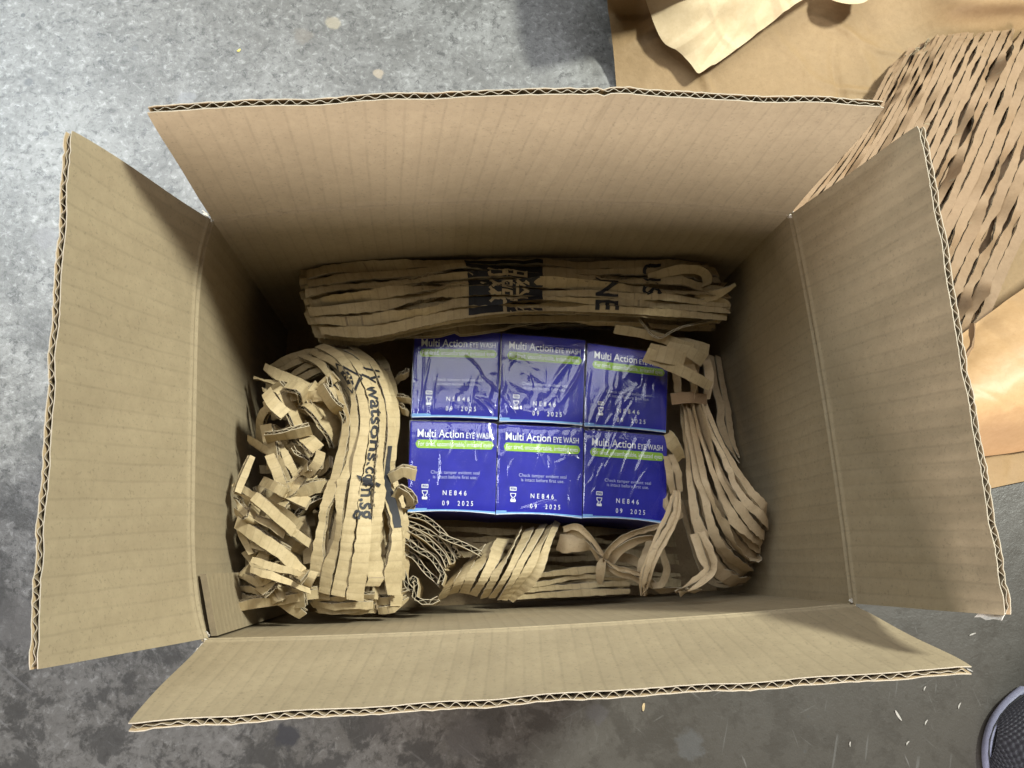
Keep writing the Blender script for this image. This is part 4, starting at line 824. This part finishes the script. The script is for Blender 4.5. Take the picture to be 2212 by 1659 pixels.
# shoe: rubber rim round the toe, black mesh upper
def shoe(root, tip, ax):
    sd = np.array([-ax[1], ax[0], 0])
    Ln = .285
    def half(s): return (.049*np.clip(s/.085, 0, 1)**.5 * (1 if s < .3 else 1 - .18*math.sin(math.pi*min(1, (s-.3)/.5))) if s < .9 else .049*.98*math.sqrt(max(0, 1 - ((s - .9)/.1)**2)))
    S_ = 1 - np.cos(np.linspace(0, math.pi/2, 10)); S_ = np.concatenate([S_*.3, np.linspace(.34, .9, 14), .9 + .1*np.sin(np.linspace(.1, math.pi/2, 8))])
    def ring(scale, z, inset=0): return np.array([[tip + ax*(Ln*(s*(1 - 2*inset) + inset)) + sd*half(s)*scale*q + np.array([0, 0, z]) for q in np.cos(np.linspace(0, math.pi, 15))] for s in S_])
    mb = MB(); mb.slab(ring(1.0, .010), ring(.98, .001), None, 0, 0); shoe_o = mb.build('shoe', [plain('black_rubber', (.03, .03, .033), .6)], root)
    M_R = plain('lilac_rubber', (.20, .205, .29), .5, .35)
    # rim: raised band around the front of the sole
    th = np.linspace(-1, 1, 61); path = []
    for t_ in th:
        s = abs(t_)**1.6*.36; path.append(tip + ax*(Ln*s) + sd*half(s)*1.05*np.sign(t_) if s > 0 else tip)
    path = np.array(path); ctr = tip + ax*.09; G = np.zeros((61, 6, 3))
    for a in range(61):
        inw = ctr - path[a]; inw[2] = 0; inw /= np.linalg.norm(inw)
        hgt = .006 + .004*math.exp(-(th[a]/.35)**2)
        for b_, (i_, z_) in enumerate(((-.001, .002), (-.0025, .5*hgt), (-.0015, .82*hgt), (.001, hgt), (.0026, hgt + .0005), (.0042, hgt - .003))): G[a, b_] = path[a] + inw*i_ + np.array([0, 0, z_])
    mb = MB(); mb.grid(G); mb.grid(G[:, ::-1] - 0); mb.build('toe_rim', [M_R], shoe_o)
    # upper: rounded body, woven knit as real small bumps
    m, nt, b = nodes('black_knit'); b.inputs['Base Color'].default_value = (.03, .03, .04, 1); b.inputs['Roughness'].default_value = .6
    U_ = 240; V_ = 200; G = np.zeros((U_, V_, 3)); s = np.linspace(.012, .62, U_); q = np.linspace(0, math.pi, V_)
    for a in range(U_):
        hs = half(s[a])*.97; hz = .030 + .030*min(1, s[a]/.35) + .035*max(0, (s[a] - .35)/.3)
        env = min(1, (s[a]/.07))**.5
        c_, s_ = np.cos(q), np.sin(q)
        kn = .0012*np.sin(s[a]*Ln*2*math.pi/.0036 + (np.arange(V_)//5 % 2)*math.pi)*np.abs(np.sin(np.arange(V_)*math.pi/5))
        G[a] = tip + ax*(Ln*s[a]) + np.outer(hs*np.sign(c_)*np.abs(c_)**.8, sd) + np.outer((.012 + (hz - .012)*np.abs(s_)**.75)*env + kn, [0, 0, 1])
    mb = MB(); mb.grid(G); mb.build('knit_upper', [m], shoe_o)
tip = PF(2122, 1592, 0); ax = PF(2420, 1700, 0) - tip; ax[2] = 0; ax /= np.linalg.norm(ax)
per = thing('person', 'person in black mesh trainers and dark brown trousers, one toe showing, unseen legs and second shoe added for shade', 'person', tip + ax*.2 + np.array([0, 0, 0]))
tip2 = tip + np.array([.135, .235, 0]); ax2 = np.array([.97, .05, 0]); ax2 /= np.linalg.norm(ax2)  # second shoe is unseen, its stance set to shade the near right floor
shoe(per, tip, ax); shoe(per, tip2, ax2)
mb = MB(); leg = []
for tp, a_ in ((tip, ax), (tip2, ax2)):
    an = tp + a_*.235; hip = (tip + ax*.30 + tip2 + ax2*.30)/2 + np.array([.05, (.085 if tp is tip2 else -.085), .98]); R_ = []
    for q in np.linspace(0, 1, 12):
        c = an*(1 - q) + hip*q; c = c + np.array([-.05*math.sin(math.pi*q), 0, 0]); c[2] = .06 + q*.92; rr = .062 + .03*q
        R_.append([c + np.array([rr*math.cos(t_), rr*math.sin(t_), .006*math.sin(7*q + 3*t_)]) for t_ in np.linspace(0, 2*math.pi, 25)])
    mb.grid(np.array(R_))
hp = (tip + ax*.30 + tip2 + ax2*.30)/2 + np.array([.05, 0, 0]); R_ = []
for z_, kx, ky in ((.84, .10, .175), (.92, .11, .185), (1.0, .105, .175), (1.06, .10, .16), (1.061, .0, .0)): R_.append([hp + np.array([kx*math.cos(t_), ky*math.sin(t_), z_]) for t_ in np.linspace(0, 2*math.pi, 25)])
mb.grid(np.array(R_)); mb.build('trousers', [plain('dark_brown_cloth', (.045, .032, .026), .9, .1)], per)  # unseen legs and hips, added to block the tube light from the floor

# small fibres and flakes lying on the concrete
def scrap(x, y, l, w, a, col, label):
    c = PF(x, y, .0006); k = l*.0004; mb = MB(); g = np.zeros((5, 3, 3))
    for i in range(5):
        for j in range(3):
            s = (i/4 - .5)*k; t_ = (j/2 - .5)*w*.0004*(1 - .6*abs(i/2 - 1)**2)
            g[i, j] = c + np.array([s*math.cos(a) - t_*math.sin(a), s*math.sin(a) + t_*math.cos(a), .0008*(i/2 - 1)**2 + .0003*(j == 1)])
    mb.slab(g, g - np.array([0, 0, .0003]), None, 0, 0); o = mb.build('paper_scrap', [SCR[col]]); tag(o, label, 'paper scrap', 'tiny paper scraps on the concrete')
SCR = {'w': plain('pale_scrap', (.36, .34, .31), .7), 'y': plain('yellow_scrap', (.6, .52, .16), .7), 'k': M_KRAFT}
for x, y, l, w, a, c, lab in ((516, 109, 10, 6, .7, 'y', 'tiny yellow flake on the floor behind the box'), (1390, 1527, 16, 6, 1.35, 'k', 'tan splinter of board on the floor in front of the box'), (2100, 1370, 16, 3, .3, 'w', 'pale fibre on the dark floor right of the front flap'),
                              (2094, 1447, 14, 3, -.5, 'w', 'pale fibre just below the tip of the front flap'), (2072, 1524, 14, 3, 1.0, 'w', 'pale fibre on the floor nearest the shoe rim'), (1997, 1487, 10, 3, 1.0, 'w', 'pale curved fibre on the floor left of the shoe'),
                              (1912, 1461, 12, 3, -.4, 'w', 'pale fibre under the front flap edge at the right'), (1940, 1545, 24, 5, -1.1, 'w', 'longest pale flake on the near floor'), (2000, 1560, 12, 3, .9, 'w', 'pale fibre right of the longest flake'),
                              (1836, 1607, 10, 3, 1.4, 'w', 'pale fibre at the bottom edge of the floor'), (1960, 1605, 10, 3, .8, 'w', 'pale fibre between longest flake and bottom edge')):
    scrap(x, y, l, w, a, c, lab)
